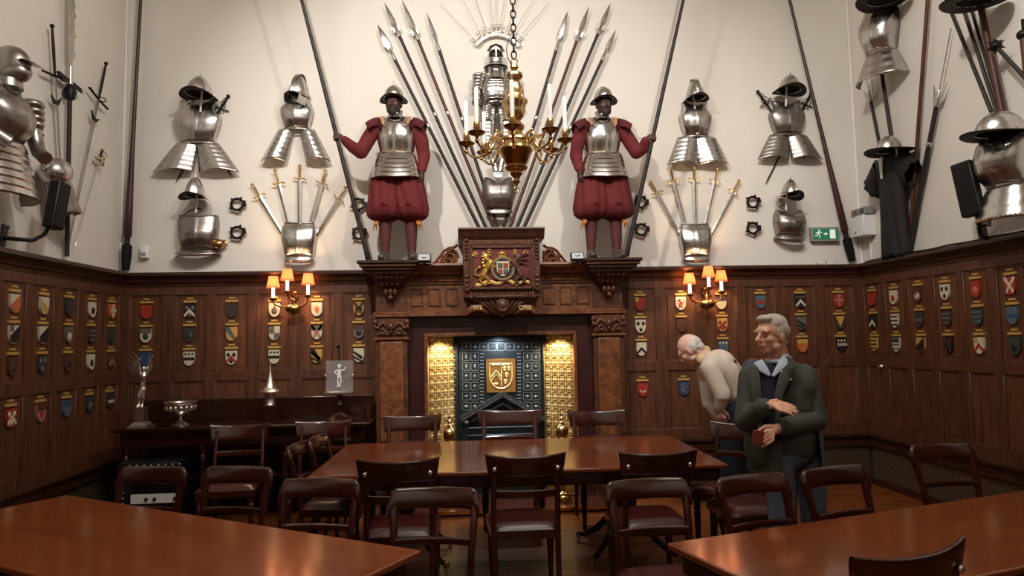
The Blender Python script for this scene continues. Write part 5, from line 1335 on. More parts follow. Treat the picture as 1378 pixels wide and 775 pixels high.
    MB().sweep([H0+V((0, -cos(k*PI/12)*.116, sin(k*PI/12)*.138)) for k in range(13)], [(.004, .004+.024*sin(PI*k/12)) for k in range(13)], 6).build('helmet_comb', 'steelb', hp)
    MB().lathe([(.006, 0), (.004, .03), (.001, .045)], H0+V((0, 0, .15)), 8).build('helmet_spike', 'steelb', hp)
    return hold
hL = pikeman(-.615, -1, 'left pikeman in red coat, breeches and steel breastplate, left of royal arms')
hR = pikeman(1.455, 1, 'right pikeman in red coat, breeches and steel breastplate, right of royal arms', .485)
def pike(hold, px_t, px_b, lab):
    B = P(*px_b, 1, 6.60); T = hold+V((0, .032, .0))
    t = thing('pike', lab, 'pike', 'pikes held by the pikemen')
    L = 3.1; A_ = B+(T-B).normalized()*L
    MB().sweep([(0, 0, 0), (0, 0, -L*.5), (0, 0, -L)], [.014, .020, .022], 12).build('shaft', 'polew', t)
    MB().lathe([(.024, -L), (.026, -L+.04), (.022, -L+.09)], n=12).build('butt_cap', 'iron', t)
    span(t, 'B', A_, B)
pike(hL, (402, 0), (496, 351), 'long dark pike held by left pikeman, slanting up to the left')
pike(hR, (929, 0), (843, 345), 'long dark pike held by right pikeman, slanting up to the right')

# ------------------------------------------------------------ chandelier
def chandelier():
    cx, cy = .385, 4.5; kz = .00512; z = lambda py: 2.62+(252-py)*kz; k = kz*.96
    t = thing('chandelier', 'brass chandelier with eight white candles hanging before the central suit', 'chandelier', None, (cx, cy, 2.6))
    def lt(prof, nm, mt='brass', n=28): MB().lathe([(r*k, z(p)) for r, p in prof], (cx, cy, 0), n).build(nm, mt, t)
    lt([(1, 249), (4, 247), (5, 244), (3, 241), (6, 238), (9, 234), (8, 231), (14, 229), (16, 226), (13, 223)], 'finial')
    lt([(13, 223), (16, 219), (19, 211), (22, 206), (23, 203), (20, 202)], 'bowl', 'brassd', 32)
    lt([(20, 203), (22, 201), (21, 198), (21, 193), (23, 191), (22, 188), (15, 185), (11, 181), (8, 177)], 'drum', 'brass', 32)
    lt([(8, 178), (12, 174), (13, 170), (9, 166), (7, 163), (9, 161), (12, 158), (14, 150), (15, 143), (18, 139), (18, 136), (14, 133), (12, 128)], 'vase')
    lt([(12, 129), (13, 124), (11, 118), (8, 112), (6, 109), (10, 106), (12, 103), (11, 99), (6, 96), (4, 93), (6, 91), (5, 87), (2, 85)], 'crown_stem')
    for q in range(8):
        a = q*PI/4; MB().cap((cx+cos(a)*11*k, cy+sin(a)*11*k, z(131)), .013, (cx+cos(a)*14*k, cy+sin(a)*14*k, z(137)), .009, 8).build('acanthus_leaf', 'brass', t)
    MB().torus((cx, cy, z(82)), .022, .005, 'y', 14, 6).build('hanging_ring', 'brassd', t)
    MB().torus((cx, cy-.0, z(255)), .016, .004, 'y', 14, 6).build('lower_ring', 'brass', t)
    R0 = .335
    for q in range(8):
        a = math.radians(-90-8-45*q); d = V((cos(a), sin(a), 0)); c = V((cx, cy, 0)); U = V((0, 0, 1))
        g = lambda r, h: c+d*r+U*h
        zb_ = z(193)
        pts = [g(.095, zb_+.02), g(.13, zb_+.045), g(.165, zb_+.04), g(.185, zb_+.005), g(.195, zb_-.045), g(.235, zb_-.085), g(.285, zb_-.085), g(.325, zb_-.055), g(R0, zb_-.01)]
        sm = []
        for i in range(len(pts)-1):
            for j in range(4):
                u = j/4; p0 = pts[max(i-1, 0)]; p1 = pts[i]; p2 = pts[i+1]; p3 = pts[min(i+2, len(pts)-1)]
                sm.append(.5*((2*p1)+(-p0+p2)*u+(2*p0-5*p1+4*p2-p3)*u*u+(-p0+3*p1-3*p2+p3)*u**3))
        sm.append(pts[-1])
        m_ = MB(); m_.sweep(sm, [(.0085, .0085)]*len(sm), 8)
        m_.sweep([g(.14+.032*cos(w_), zb_+.005+.036*sin(w_)) for w_ in [i*.45+.6 for i in range(13)]], .0065, 6)
        m_.sweep([g(.215+.026*cos(w_), zb_-.045+.028*sin(w_)) for w_ in [i*.45+3.6 for i in range(10)]], .006, 6)
        m_.ell(g(.165, zb_+.05), .012); m_.ell(g(.235, zb_-.10), .011)
        arm = m_.build('arm', 'brass', t)
        p = g(R0, zb_)
        MB().lathe([(.006, -.06), (.014, -.045), (.008, -.025), (.018, -.01), (.05, .0), (.058, .012), (.054, .015), (.02, .006), (.014, .02), (.022, .04), (.02, .075), (.016, .08)], p, 18).build('drip_pan', 'brassd', arm)
        MB().lathe([(.014, .06), (.014, .30), (.013, .305), (.004, .309)], p, 14).build('candle', 'candle', arm)
        MB().lathe([(.001, .305), (.009, .312), (.011, .325), (.007, .345), (.001, .36)], p, 10).build('candle_bulb', 'acrylic', arm)
    ch = thing('chain', 'dark iron chain carrying the brass chandelier', 'chain', None, (cx, cy, z(82)+.02))
    proto = None; zz = z(82)+.045; i = 0
    while zz < ZC-.02:
        if proto is None:
            proto = MB().torus((0, 0, 0), .017, .0055, 'y', 12, 6, sz=1.75).build('link', 'iron', ch, local=True); proto.location = V((cx, cy, zz))-ORG[ch.name]
        else: share(proto, ch, V((cx, cy, zz))-ORG[ch.name], (0, 0, (i % 2)*PI/2), 'link')
        zz += .048; i += 1
    m_ = MB(); pts = [(cx-.05*sin(PI*k/12), cy-.01, z(95)+(.28*k/12)) for k in range(13)]; m_.sweep(pts, .003, 5)
    m_.build('electric_cord', 'black', t)
chandelier()

# ------------------------------------------------------------ wall sconces
def sconce(px, py, lab):
    B = P(px, py, 1, YB-.0); cx, cz = B.x, B.z; cy = YB
    t = thing('wall_sconce', lab, 'sconce', 'three-arm brass wall sconces', (cx, cy, cz))
    g = lambda a, o, h: V((cx+a, cy-o, cz+h))
    MB().ell(g(.015, .10, -.03), (.085, .07, .055), n=20, m=12).build('bowl', 'brassd', t)
    MB().lathe([(.001, -.085), (.018, -.08), (.012, -.06), (.03, -.05)], g(.015, .10, -.015), 14).build('bowl_drop', 'brassd', t)
    m_ = MB(); m_.sweep([g(.015, .0, .09), g(.015, .05, .10), g(.02, .10, .07), g(.015, .10, .0)], .014, 8); m_.ell(g(.02, .05, .13), .028); m_.ell(g(.02, .03, .09), (.03, .03, .045)); m_.build('back_scroll', 'brassd', t)
    for a, o, h in ((-.175, .13, .06), (-.01, .24, .12), (.165, .13, .085)):
        m_ = MB(); k = [g(.015+(a-.015)*.25, .10+(o-.10)*.3, -.02), g(a*.62, .10+(o-.1)*.6, -.015+.01), g(a*.9, o, .0+h*.15), g(a, o, h-.015)]
        if abs(a) < .05: k = [g(.015, .12, .0), g(.03, .17, .05), g(.0, .20, .07), g(a, o, h-.015)]
        sm = []
        for i in range(3):
            for j in range(4):
                u = j/4; p0 = k[max(i-1, 0)]; p1 = k[i]; p2 = k[i+1]; p3 = k[min(i+2, 3)]
                sm.append(.5*((2*p1)+(-p0+p2)*u+(2*p0-5*p1+4*p2-p3)*u*u+(-p0+3*p1-3*p2+p3)*u**3))
        sm.append(k[-1]); m_.sweep(sm, .009, 8); m_.ell(k[1], .015); arm = m_.build('arm', 'brassd', t)
        p = g(a, o, h)
        MB().lathe([(.008, -.02), (.04, -.002), (.043, .006), (.016, .004), (.018, .02), (.014, .024)], p, 16).build('drip_pan', 'brassd', arm)
        MB().lathe([(.016, .02), (.016, .125), (.010, .13)], p, 12).build('candle_tube', 'cand_on', arm)
        sh = MB(); sh.lathe([(.066, .118), (.060, .14), (.046, .21), (.043, .235)], p, 20, cap=False); o_ = sh.build('lampshade', 'shade', arm, 60); solid(o_, .002)
        l = bpy.data.lights.new('sconce_bulb', 'POINT'); l.energy = 20; l.color = (1, .66, .36); l.shadow_soft_size = .018
        lo = bpy.data.objects.new('sconce_bulb', l); COL.objects.link(lo); lo.location = p+V((0, 0, .175))
        MB().ell(p+V((0, 0, .172)), (.011, .011, .022)).build('bulb', 'cand_bulb', arm)
M['cand_bulb'] = mat('glowing_bulb', (255, 214, 160), .4, var=0, emit=25)
sconce(396, 412, 'lit brass sconce with three orange shades left of the fireplace')
sconce(945, 406, 'lit brass sconce with three orange shades right of the fireplace')

# ------------------------------------------------------------ tables
def table_parts(t, L, W_, top='top', apron=.085, ov=.05, ped=2, th=.028):
    """top surface at z = .75, centre at the origin, long side along x"""
    o = MB().bb(-L/2, L/2, -W_/2, W_/2, .75-th, .75).build('table_top', top, t); bevel(o, .009, 3)
    mb = MB()
    for q in (-1, 1): mb.bb(-L/2+ov, L/2-ov, q*(W_/2-ov)-.01, q*(W_/2-ov)+.01, .75-th-apron, .75-th); mb.bb(q*(L/2-ov)-.01, q*(L/2-ov)+.01, -W_/2+ov, W_/2-ov, .75-th-apron, .75-th)
    mb.build('apron', 'mahogd', t)
    for q in ((-1, 1) if ped == 2 else (0,)):
        x = q*(L/2-.55)
        MB().lathe([(.06, .64), (.07, .60), (.04, .56), (.035, .50), (.055, .42), (.07, .36), (.05, .30), (.06, .26), (.06, .20)][::-1], (x, 0, 0), 20).build('pedestal', 'mahogd', t)
        MB().bb(x-.25, x+.25, -W_/2+.1, W_/2-.1, .64, .665).build('bearer', 'mahogd', t)
        for a in (45, 135, 225, 315):
            c_, s_ = cos(math.radians(a)), sin(math.radians(a)); m_ = MB()
            m_.sweep([(x+c_*.04, s_*.04, .26), (x+c_*.14, s_*.14, .24), (x+c_*.26, s_*.26, .13), (x+c_*.38, s_*.38, .06), (x+c_*.44, s_*.44, .055)], [(.022, .03), (.022, .03), (.02, .026), (.018, .02), (.018, .018)], 8, up=(0, 0, 1))
            lg = m_.build('leg', 'mahogd', t)
            m_ = MB(); m_.lathe([(.02, .03), (.022, .055), (.018, .07)], (x+c_*.44, s_*.44, 0), 10); m_.torus((x+c_*.44, s_*.44, .02), .013, .007, 'x', 12, 6); m_.build('castor', 'brass', lg)
tc = thing('dining_table', 'far polished table set across the room before the fireplace', 'table', 'polished mahogany tables')
table_parts(tc, 2.74, 1.38, ped=2); tc.matrix_basis = Matrix.Translation((.39, 5.17, 0)) @ Matrix.Rotation(math.radians(-1.2), 4, 'Z')
def corner_table(C, ang, L, W_, lab, side):
    t = thing('dining_table', lab, 'table', 'polished mahogany tables'); table_parts(t, L, W_)
    a = math.radians(ang); e = V((cos(a), sin(a), 0)); n = V((sin(a), -cos(a), 0)); c = V((*C, 0))+e*(L/2*side)+n*(W_/2)
    t.matrix_basis = Matrix.Translation(c) @ Matrix.Rotation(a, 4, 'Z')
corner_table((-.174, 2.871), -32.3, 2.51, .86, 'near left polished table with corner pointing to the room centre', -1)
corner_table((.833, 2.827), 16.6, 2.6, .775, 'near right polished table with corner pointing to the room centre', 1)

# ------------------------------------------------------------ chairs (front of the seat towards -y)
CH_GROUP = 'maroon leather seated mahogany chairs'
def seat_and_legs(t, w, d, turned=True):
    def st(u, v):
        x = (u*2-1); y = (v*2-1); ww = w/2*(1-.08*(y+1)/2); e = (1-abs(x)**6)*(1-abs(y)**6)
        return V((x*ww, y*d/2, .44+.045*e**.6))
    MB().grid(st, 16, 16).build('seat', 'leather', t, 60)
    mb = MB(); mb.add([(-w/2, -d/2, .385), (w/2, -d/2, .385), (w/2*.92, d/2, .385), (-w/2*.92, d/2, .385), (-w/2, -d/2, .442), (w/2, -d/2, .442), (w/2*.92, d/2, .442), (-w/2*.92, d/2, .442)], [(3, 2, 1, 0), (4, 5, 6, 7), (0, 1, 5, 4), (1, 2, 6, 5), (2, 3, 7, 6), (3, 0, 4, 7)])
    bevel(mb.build('seat_rail', 'leather' if False else 'mahog', t), .006, 2)
    for q in (-1, 1):
        prof = [(.014, 0), (.018, .02), (.015, .04), (.018, .10), (.023, .20), (.026, .29), (.020, .305), (.029, .32), (.021, .335), (.027, .35), (.027, .39)]
        MB().lathe(prof, (q*(w/2-.035), -d/2+.035, 0), 14).build('leg', 'mahog', t)
def chair_tablet(lab, grp=CH_GROUP):
    """wide concave top rail with pointed upper corners, boss at each post"""
    t = thing('tablet_back_chair', lab, 'chair', grp); w, d = .46, .43; seat_and_legs(t, w, d)
    for q in (-1, 1):
        MB().sweep([(q*.185, .30, 0), (q*.19, .245, .2), (q*.195, .20, .42), (q*.195, .225, .60), (q*.192, .255, .74), (q*.19, .275, .86)], [(.016, .018), (.017, .02), (.019, .022), (.017, .018), (.016, .016), (.015, .013)], 10, up=(0, 1, 0), pw=3).build('leg', 'mahog', t)
        MB().ell((q*.19, .305, .825), (.014, .010, .014)).build('boss', 'silver', t)
    def rail(u, v):
        a = 2*PI*v; x = (u*2-1); zc = .835; hh = .062+.004*abs(x)**3; yy = .265+.045*(1-x*x)-.0
        top = .014*abs(x)**2.2
        c_, s_ = cos(a), sin(a); cy = math.copysign(abs(c_)**.6, c_); cz_ = math.copysign(abs(s_)**.45, s_)
        xx = x*(.235+.012*cz_*(1 if abs(x) > .3 else abs(x)/.3))
        return V((xx, yy+.014*cy+.012*cz_, zc+hh*cz_+(top if cz_ > 0 else 0)))
    g = MB().grid(rail, 24, 20); n = 25
    ends = [tuple(j*n for j in range(20)), tuple(j*n+24 for j in range(19, -1, -1))]; g.f += ends
    g.build('top_rail', 'mahog', t, 50)
    MB().sweep([(x*.185, .235+.03*(1-x*x), .665) for x in [i/5-1 for i in range(11)]], [(.011, .024)]*11, 10, up=(0, 0, 1), pw=3).build('cross_rail', 'mahog', t)
    return t
def chair_hoop(lab, grp=CH_GROUP):
    """heavy rounded top rail running down into the posts"""
    t = thing('hoop_back_chair', lab, 'chair', grp); w, d = .45, .43; seat_and_legs(t, w, d)
    for q in (-1, 1):
        MB().sweep([(q*.175, .31, 0), (q*.178, .25, .2), (q*.183, .20, .42), (q*.19, .225, .58), (q*.200, .262, .72), (q*.205, .285, .80)], [(.016, .018), (.017, .02), (.019, .022), (.017, .018), (.019, .017), (.021, .018)], 10, up=(0, 1, 0), pw=3).build('leg', 'mahog', t)
    pts = []; sz = []
    for i in range(21):
        x = i/10-1; ax = abs(x); z = .825-.055*max(0, (ax-.72)/.28)**2; pts.append((x*.218, .285+.045*(1-x*x), z)); sz.append((.019, .037-.006*ax**4))
    pts = [(-.212, .278, .735)]+pts+[(.212, .278, .735)]; sz = [(.018, .02)]+sz+[(.018, .02)]
    pts[0] = (-.205, .272, .745); pts[-1] = (.205, .272, .745)
    g = MB(); vs = []
    def rail(u, v):
        a = 2*PI*v; x = u*2-1; ax = abs(x); c_, s_ = cos(a), sin(a); cy = math.copysign(abs(c_)**.75, c_); cz_ = math.copysign(abs(s_)**.7, s_)
        top = .866-.040*max(0, (ax-.84)/.16)**2.2; bot = .768-.035*max(0, (ax-.80)/.20)**1.5
        zc = (top+bot)/2; hh = (top-bot)/2
        return V((x*.225, .275+.048*(1-x*x)+.017*cy+.014*cz_, zc+hh*cz_))
    g.grid(rail, 32, 18); n = 33; g.f += [tuple(j*n for j in range(18)), tuple(j*n+32 for j in range(17, -1, -1))]
    g.build('top_rail', 'mahog', t, 60)
    MB().sweep([(x*.185, .225+.03*(1-x*x), .625) for x in [i/5-1 for i in range(11)]], [(.013, .018)]*11, 10, up=(0, 0, 1), pw=3).build('cross_rail', 'mahog', t)
    return t
first = {}
def chair(kind, px, py, zt, yaw, lab, dx=0, dy=0, at=None):
    """px,py: middle of the top rail in the photograph, zt its height; yaw turns the chair about its own axis"""
    if kind not in first: first[kind] = t = (chair_tablet if kind == 'T' else chair_hoop)(lab)
    else: t = copy_tree(first[kind]); t['label'] = lab
    p = V((*at, 0)) if at else P(px, py, 2, zt)
    a = math.radians(yaw); off = V((-sin(a)*-.30, cos(a)*.30, 0)) if False else Matrix.Rotation(a, 3, 'Z') @ V((0, .30, 0))
    t.location = (p.x-off.x+dx, p.y-off.y+dy, 0); t.rotation_euler = (0, 0, a); return t
# yaw 0: back to the fireplace, facing us; 180: back to us
chair('T', 535, 634, .84, 179, 'tablet-back chair with its back to us, left end of near side of far table')
chair('T', 708, 627, .84, 180, 'tablet-back chair with its back to us, middle of near side of far table')
chair('T', 887, 623, .84, 181, 'tablet-back chair with its back to us, right end of near side of far table')
chair('T', 555, 571, .90, 0, 'tablet-back chair facing us before left pilaster across far table', at=(-.45, 6.27)).scale = (1.08, 1, 1.03)
chair('T', 687, 560, .90, -1, 'tablet-back chair facing us before the fire grate across far table', at=(.43, 6.33)).scale = (1.22, 1, 1.05)
chair('T', 803, 566, .90, 0, 'tablet-back chair facing us before right pilaster across far table', at=(1.22, 6.25)).scale = (1.08, 1, 1.03)
chair('H', 400, 598, .86, 84, 'nearer of two chairs seen side-on at left end of far table')
chair('H', 427, 588, .86, 84, 'farther of two chairs seen side-on at left end of far table')
chair('T', 317, 568, .88, 4, 'dark chair in front of the sideboard under the silver bowl', at=(-1.93, 6.18))
chair('T', 435, 563, .88, 0, 'chair in front of the sideboard under the acrylic plaque', at=(-1.23, 6.26))
chair('T', 999, 577, .86, -42, 'dark chair whose back stands before the bending man, right end of far table')
chair('T', 960, 650, .47, -90, 'chair with maroon seat showing beside the grey-jacketed man, right of far table', at=(2.22, 4.55))
chair('H', 207, 634, .84, -12, 'hoop-back chair before the studded black case, behind near left table')
chair('H', 322, 634, .84, -14, 'second hoop-back chair from the left behind near left table')
chair('H', 432, 651, .84, -12, 'third hoop-back chair from the left behind near left table')
chair('H', 585, 664, .84, -8, 'hoop-back chair beyond the corner of near left table')
chair('H', 870, 652, .84, 6, 'glossy hoop-back chair beyond the corner of near right table')
chair('H', 1010, 646, .84, 16, 'hoop-back chair before the jeans of the grey-jacketed man')
chair('H', 1119, 620, .90, 16, 'hoop-back chair just right of the grey-jacketed man')
chair('H', 1265, 603, .84, 3, 'rightmost hoop-back chair by the right wall grille')
chair('T', 1235, 770, .84, 197, 'chair whose top rail alone shows at bottom right, on near side of right table')

# ------------------------------------------------------------ sideboard, silver and things around it
sb = thing('sideboard', 'long dark wooden serving table with low back along the back wall at left', 'sideboard', None, (-1.98, 6.66, 0))
bevel(MB().bb(-3.12, -.86, 6.36, 6.97, .835, .87).build('top', 'mahogd', sb), .008, 2)
MB().bb(-3.06, -.92, 6.42, 6.95, .70, .835).build('frieze_rail', 'mahogd', sb)
bevel(MB().bb(-3.10, -.88, 6.93, 6.97, .87, 1.075).build('back_board', 'mahogd', sb), .006, 2)
MB().bb(-3.02, -.96, 6.44, 6.92, .40, .425).build('lower_shelf', 'mahogd', sb)
MB().bb(-.905, -.875, 6.42, 6.95, .87, 1.0).build('side_board', 'mahogd', sb)
for x in (-3.02, -2.35, -1.62, -.96):
    for y in (6.45, 6.90):
        MB().lathe([(.03, 0), (.035, .04), (.022, .08), (.02, .20), (.03, .26), (.018, .28), (.035, .33), (.035, .42), (.02, .46), (.026, .52), (.03, .60), (.02, .62), (.034, .64), (.034, .70)], (x, y, 0), 14).build('leg', 'mahogd', sb)
SZ = .871
def at_sb(px, y=6.55): return P(px, 575, 1, y).x
# winged figure
x = at_sb(190, 6.5); y = 6.5
t = thing('silver_statuette', 'silver winged victory statuette with raised arms on the sideboard', 'statuette', None, (x, y, SZ))
ped = MB(); 
for z0, z1, w0, w1 in ((0, .02, .085, .08), (.02, .045, .07, .05), (.045, .16, .043, .038), (.16, .175, .05, .052)):
    ped.add([(x+a*(w0 if k == 0 else w1), y+b*(w0 if k == 0 else w1), SZ+z) for k, z in ((0, z0), (1, z1)) for a, b in ((-1, -1), (1, -1), (1, 1), (-1, 1))], [(3, 2, 1, 0), (4, 5, 6, 7), (0, 1, 5, 4), (1, 2, 6, 5), (2, 3, 7, 6), (3, 0, 4, 7)])
ped.build('plinth', 'silver', t, 30)
b = MB(); g = lambda a, o, h: V((x+a, y-o, SZ+h))
limb(b, (g(-.035, .01, .20), .022), (g(-.02, .02, .27), .024), (g(.0, .0, .34), .030), (g(.005, 0, .41), .024), (g(.01, 0, .455), .028), (g(.012, 0, .49), .012))
limb(b, (g(.0, 0, .19), .016), (g(.012, .01, .26), .02), (g(.01, 0, .34), .028)); b.ell(g(.015, .008, .525), (.019, .021, .025))
limb(b, (g(.035, 0, .47), .012), (g(.065, .0, .53), .009), (g(.085, .01, .62), .006), (g(.092, .01, .64), .007)); limb(b, (g(-.015, 0, .47), .012), (g(-.03, .01, .54), .009), (g(-.01, .02, .62), .006))
limb(b, (g(-.04, .0, .20), .03), (g(-.06, -.03, .24), .02), (g(-.03, -.02, .33), .02)); remesh(b.build('figure', 'silver', t), .005, 1)
for q, n_ in ((-1, 7), (1, 5)):
    m_ = MB()
    for k in range(n_):
        a = (1.9+.16*k) if q < 0 else (.95-.10*k+.25); L = .26-.02*k if q < 0 else .20-.02*k
        m_.sweep([g(-.01*q*-1, -.02, .46), g(q*.0+cos(a)*L*.6, -.03, .46+sin(a)*L*.6), g(cos(a+.12)*L, -.035, .46+sin(a+.12)*L)], [(.006, .004), (.013, .003), (.003, .002)], 6, up=(0, 1, 0))
    m_.build('wing', 'silver', t)
# bowl
x = at_sb(243, 6.5)
t = thing('silver_bowl', 'wide silver rose bowl on a tall foot standing on the sideboard', 'bowl', None, (x, 6.5, SZ))
MB().lathe([(.07, 0), (.075, .01), (.04, .03), (.018, .05), (.015, .085), (.03, .10), (.07, .115), (.115, .15), (.13, .18), (.125, .205), (.145, .215), (.145, .222), (.12, .212), (.11, .18), (.05, .13), (.001, .12)], (x, 6.5, SZ), 32, cap=False).build('bowl', 'silver', t)
m_ = MB()
for k in range(16): a = k*PI/8; m_.ell((x+.118*cos(a), 6.5+.118*sin(a), SZ+.165), (.02, .02, .026), n=8, m=6)
m_.build('gadroons', 'silver', t, kind='stuff')
# steeple cup
x = at_sb(363, 6.62)
t = thing('steeple_cup', 'silver covered cup with tall steeple lid on dark block', 'cup', None, (x, 6.62, SZ))
MB().bb(x-.075, x+.075, 6.55, 6.69, SZ, SZ+.15).build('dark_block', 'mahogd', t)
MB().lathe([(.05, .15), (.052, .16), (.045, .17), (.05, .25), (.055, .265), (.10, .27), (.10, .285), (.05, .29)], (x, 6.62, SZ), 24).build('cup', 'silver', t)
MB().lathe([(.098, .285), (.075, .30), (.055, .33), (.035, .38), (.022, .43), (.012, .47), (.005, .54), (.001, .58)], (x, 6.62, SZ), 24).build('steeple_lid', 'silver', t)
# plaque on pedestal
x = P(457, 470, 1, 6.60).x; yq = 6.60
t = thing('award_plaque', 'clear acrylic plaque with white cut-out man in hat, on dark pedestal', 'plaque', None, (x, yq, SZ))
MB().lathe([(.13, 0), (.13, .015), (.10, .035), (.05, .06), (.018, .075), (.014, .12), (.03, .145), (.02, .17), (.018, .21), (.03, .235), (.02, .245)], (x, yq, SZ), 24).build('pedestal', 'mahogd', t)
bevel(MB().bb(x-.135, x+.135, yq-.07, yq+.07, SZ+.245, SZ+.27).build('shelf', 'silver', t), .004, 1)
bevel(MB().bb(x-.128, x+.128, yq-.012, yq+.012, SZ+.272, SZ+.56).build('acrylic_sheet', 'acrylic', t), .003, 1)
m_ = MB(); g = lambda a, h: V((x+a, yq-.017, SZ+.42+h)); r_ = .004
m_.prism([(x-.03, SZ+.503), (x+.03, SZ+.508), (x+.015, SZ+.515), (x+.012, SZ+.527), (x-.012, SZ+.525), (x-.014, SZ+.513)], yq-.019, yq-.014)
m_.ell(g(0, .075), (.012, .003, .013)); m_.prism([(x-.022, SZ+.475), (x+.022, SZ+.477), (x+.014, SZ+.43), (x+.02, SZ+.405), (x-.02, SZ+.405), (x-.014, SZ+.43)], yq-.019, yq-.014)
for a in (((-.02, .05), (-.045, .03), (-.02, .005)), ((.02, .05), (.045, .045), (.055, .075))):
    for p_, q_ in zip(a, a[1:]): m_.cap(g(*p_), .006, g(*q_), .005, 6)
for a in (((-.010, -.012), (-.014, -.06), (-.010, -.10), (-.022, -.106)), ((.010, -.012), (.016, -.05), (.004, -.095), (.014, -.102))):
    for p_, q_ in zip(a, a[1:]): m_.cap(g(*p_), .008, g(*q_), .006, 6)
m_.build('white_figure', 'white', t)
for q in (-1, 1): MB().ell((x+q*.128, yq-.02, SZ+.42), (.012, .012, .012)).build('side_knob', 'silver', t)
# gooseneck microphone
xm = P(458, 448, 1, 6.82).x
t = thing('microphone', 'thin black gooseneck microphone rising behind the acrylic plaque', 'microphone', None, (xm, 6.82, SZ))
MB().lathe([(.06, 0), (.06, .02), (.02, .03)], (xm, 6.82, SZ), 18).build('base', 'black', t)
MB().sweep([(xm, 6.82, SZ+.02), (xm+.005, 6.82, SZ+.35), (xm, 6.82, SZ+.52), (xm-.015, 6.80, SZ+.68)], .006, 8).build('gooseneck', 'black', t)
MB().cap((xm-.015, 6.80, SZ+.68), .014, (xm-.022, 6.79, SZ+.70), .018).build('capsule', 'black', t)
MB().box((xm, 6.82, SZ+.49), (.03, .03, .05)).build('collar', 'black', t)
# studded case
q0 = P(163, 625, 1, 6.30); q1 = P(243, 684, 1, 6.30)
t = thing('equipment_case', 'black studded equipment case with metal edging on floor under the sideboard', 'case', None, ((q0.x+q1.x)/2, 6.45, 0))
x0, x1 = q0.x, q1.x; zt_ = .59
bevel(MB().bb(x0, x1, 6.24, 6.66, .03, zt_).build('body', 'black', t), .008, 2)
MB().bb(x0+.13, x1-.02, 6.222, 6.24, .33, .50).build('front_panel', 'iron', t)
MB().bb(x0+.13, x1-.02, 6.215, 6.24, .50, .525).build('upper_edging', 'silver', t)
ls_ = MB().bb(x0+.13, x1-.02, 6.205, 6.24, .25, .325).build('white_strip', 'white', t)
for a in (.26, .33, .50): MB().lathe([(.015, 0), (.015, .012)], (x0+a, 6.207, .285), 12, R=Matrix.Rotation(PI/2, 3, 'X')).build('socket', 'black', ls_)
m_ = MB()
for k in range(10): m_.ell((x0+.05, 6.236, .10+k*.048), (.008, .006, .008), n=8, m=5)
for k in range(8): m_.ell((x0+.10+k*.06, 6.236, zt_-.02), (.012, .006, .006), n=8, m=5)
m_.build('studs', 'silver', t, kind='stuff')
for a in (x0+.05, x1-.05): 
    for b_ in (6.28, 6.62): MB().ell((a, b_, .018), (.02, .02, .018)).build('foot', 'black', t)
t = thing('light_switch', 'small pale round switch on the right wall below the shields', 'switch', None, (XR, P(1187, 493, 0, XR).y, P(1187, 493, 0, XR).z))
p_ = P(1187, 493, 0, XR); MB().lathe([(.022, 0), (.024, .008), (.018, .014), (.012, .03), (.02, .04), (.001, .045)], (XR+.0, p_.y, p_.z), 16, R=Matrix.Rotation(-PI/2, 3, 'Y')).build('knob', 'silver', t)


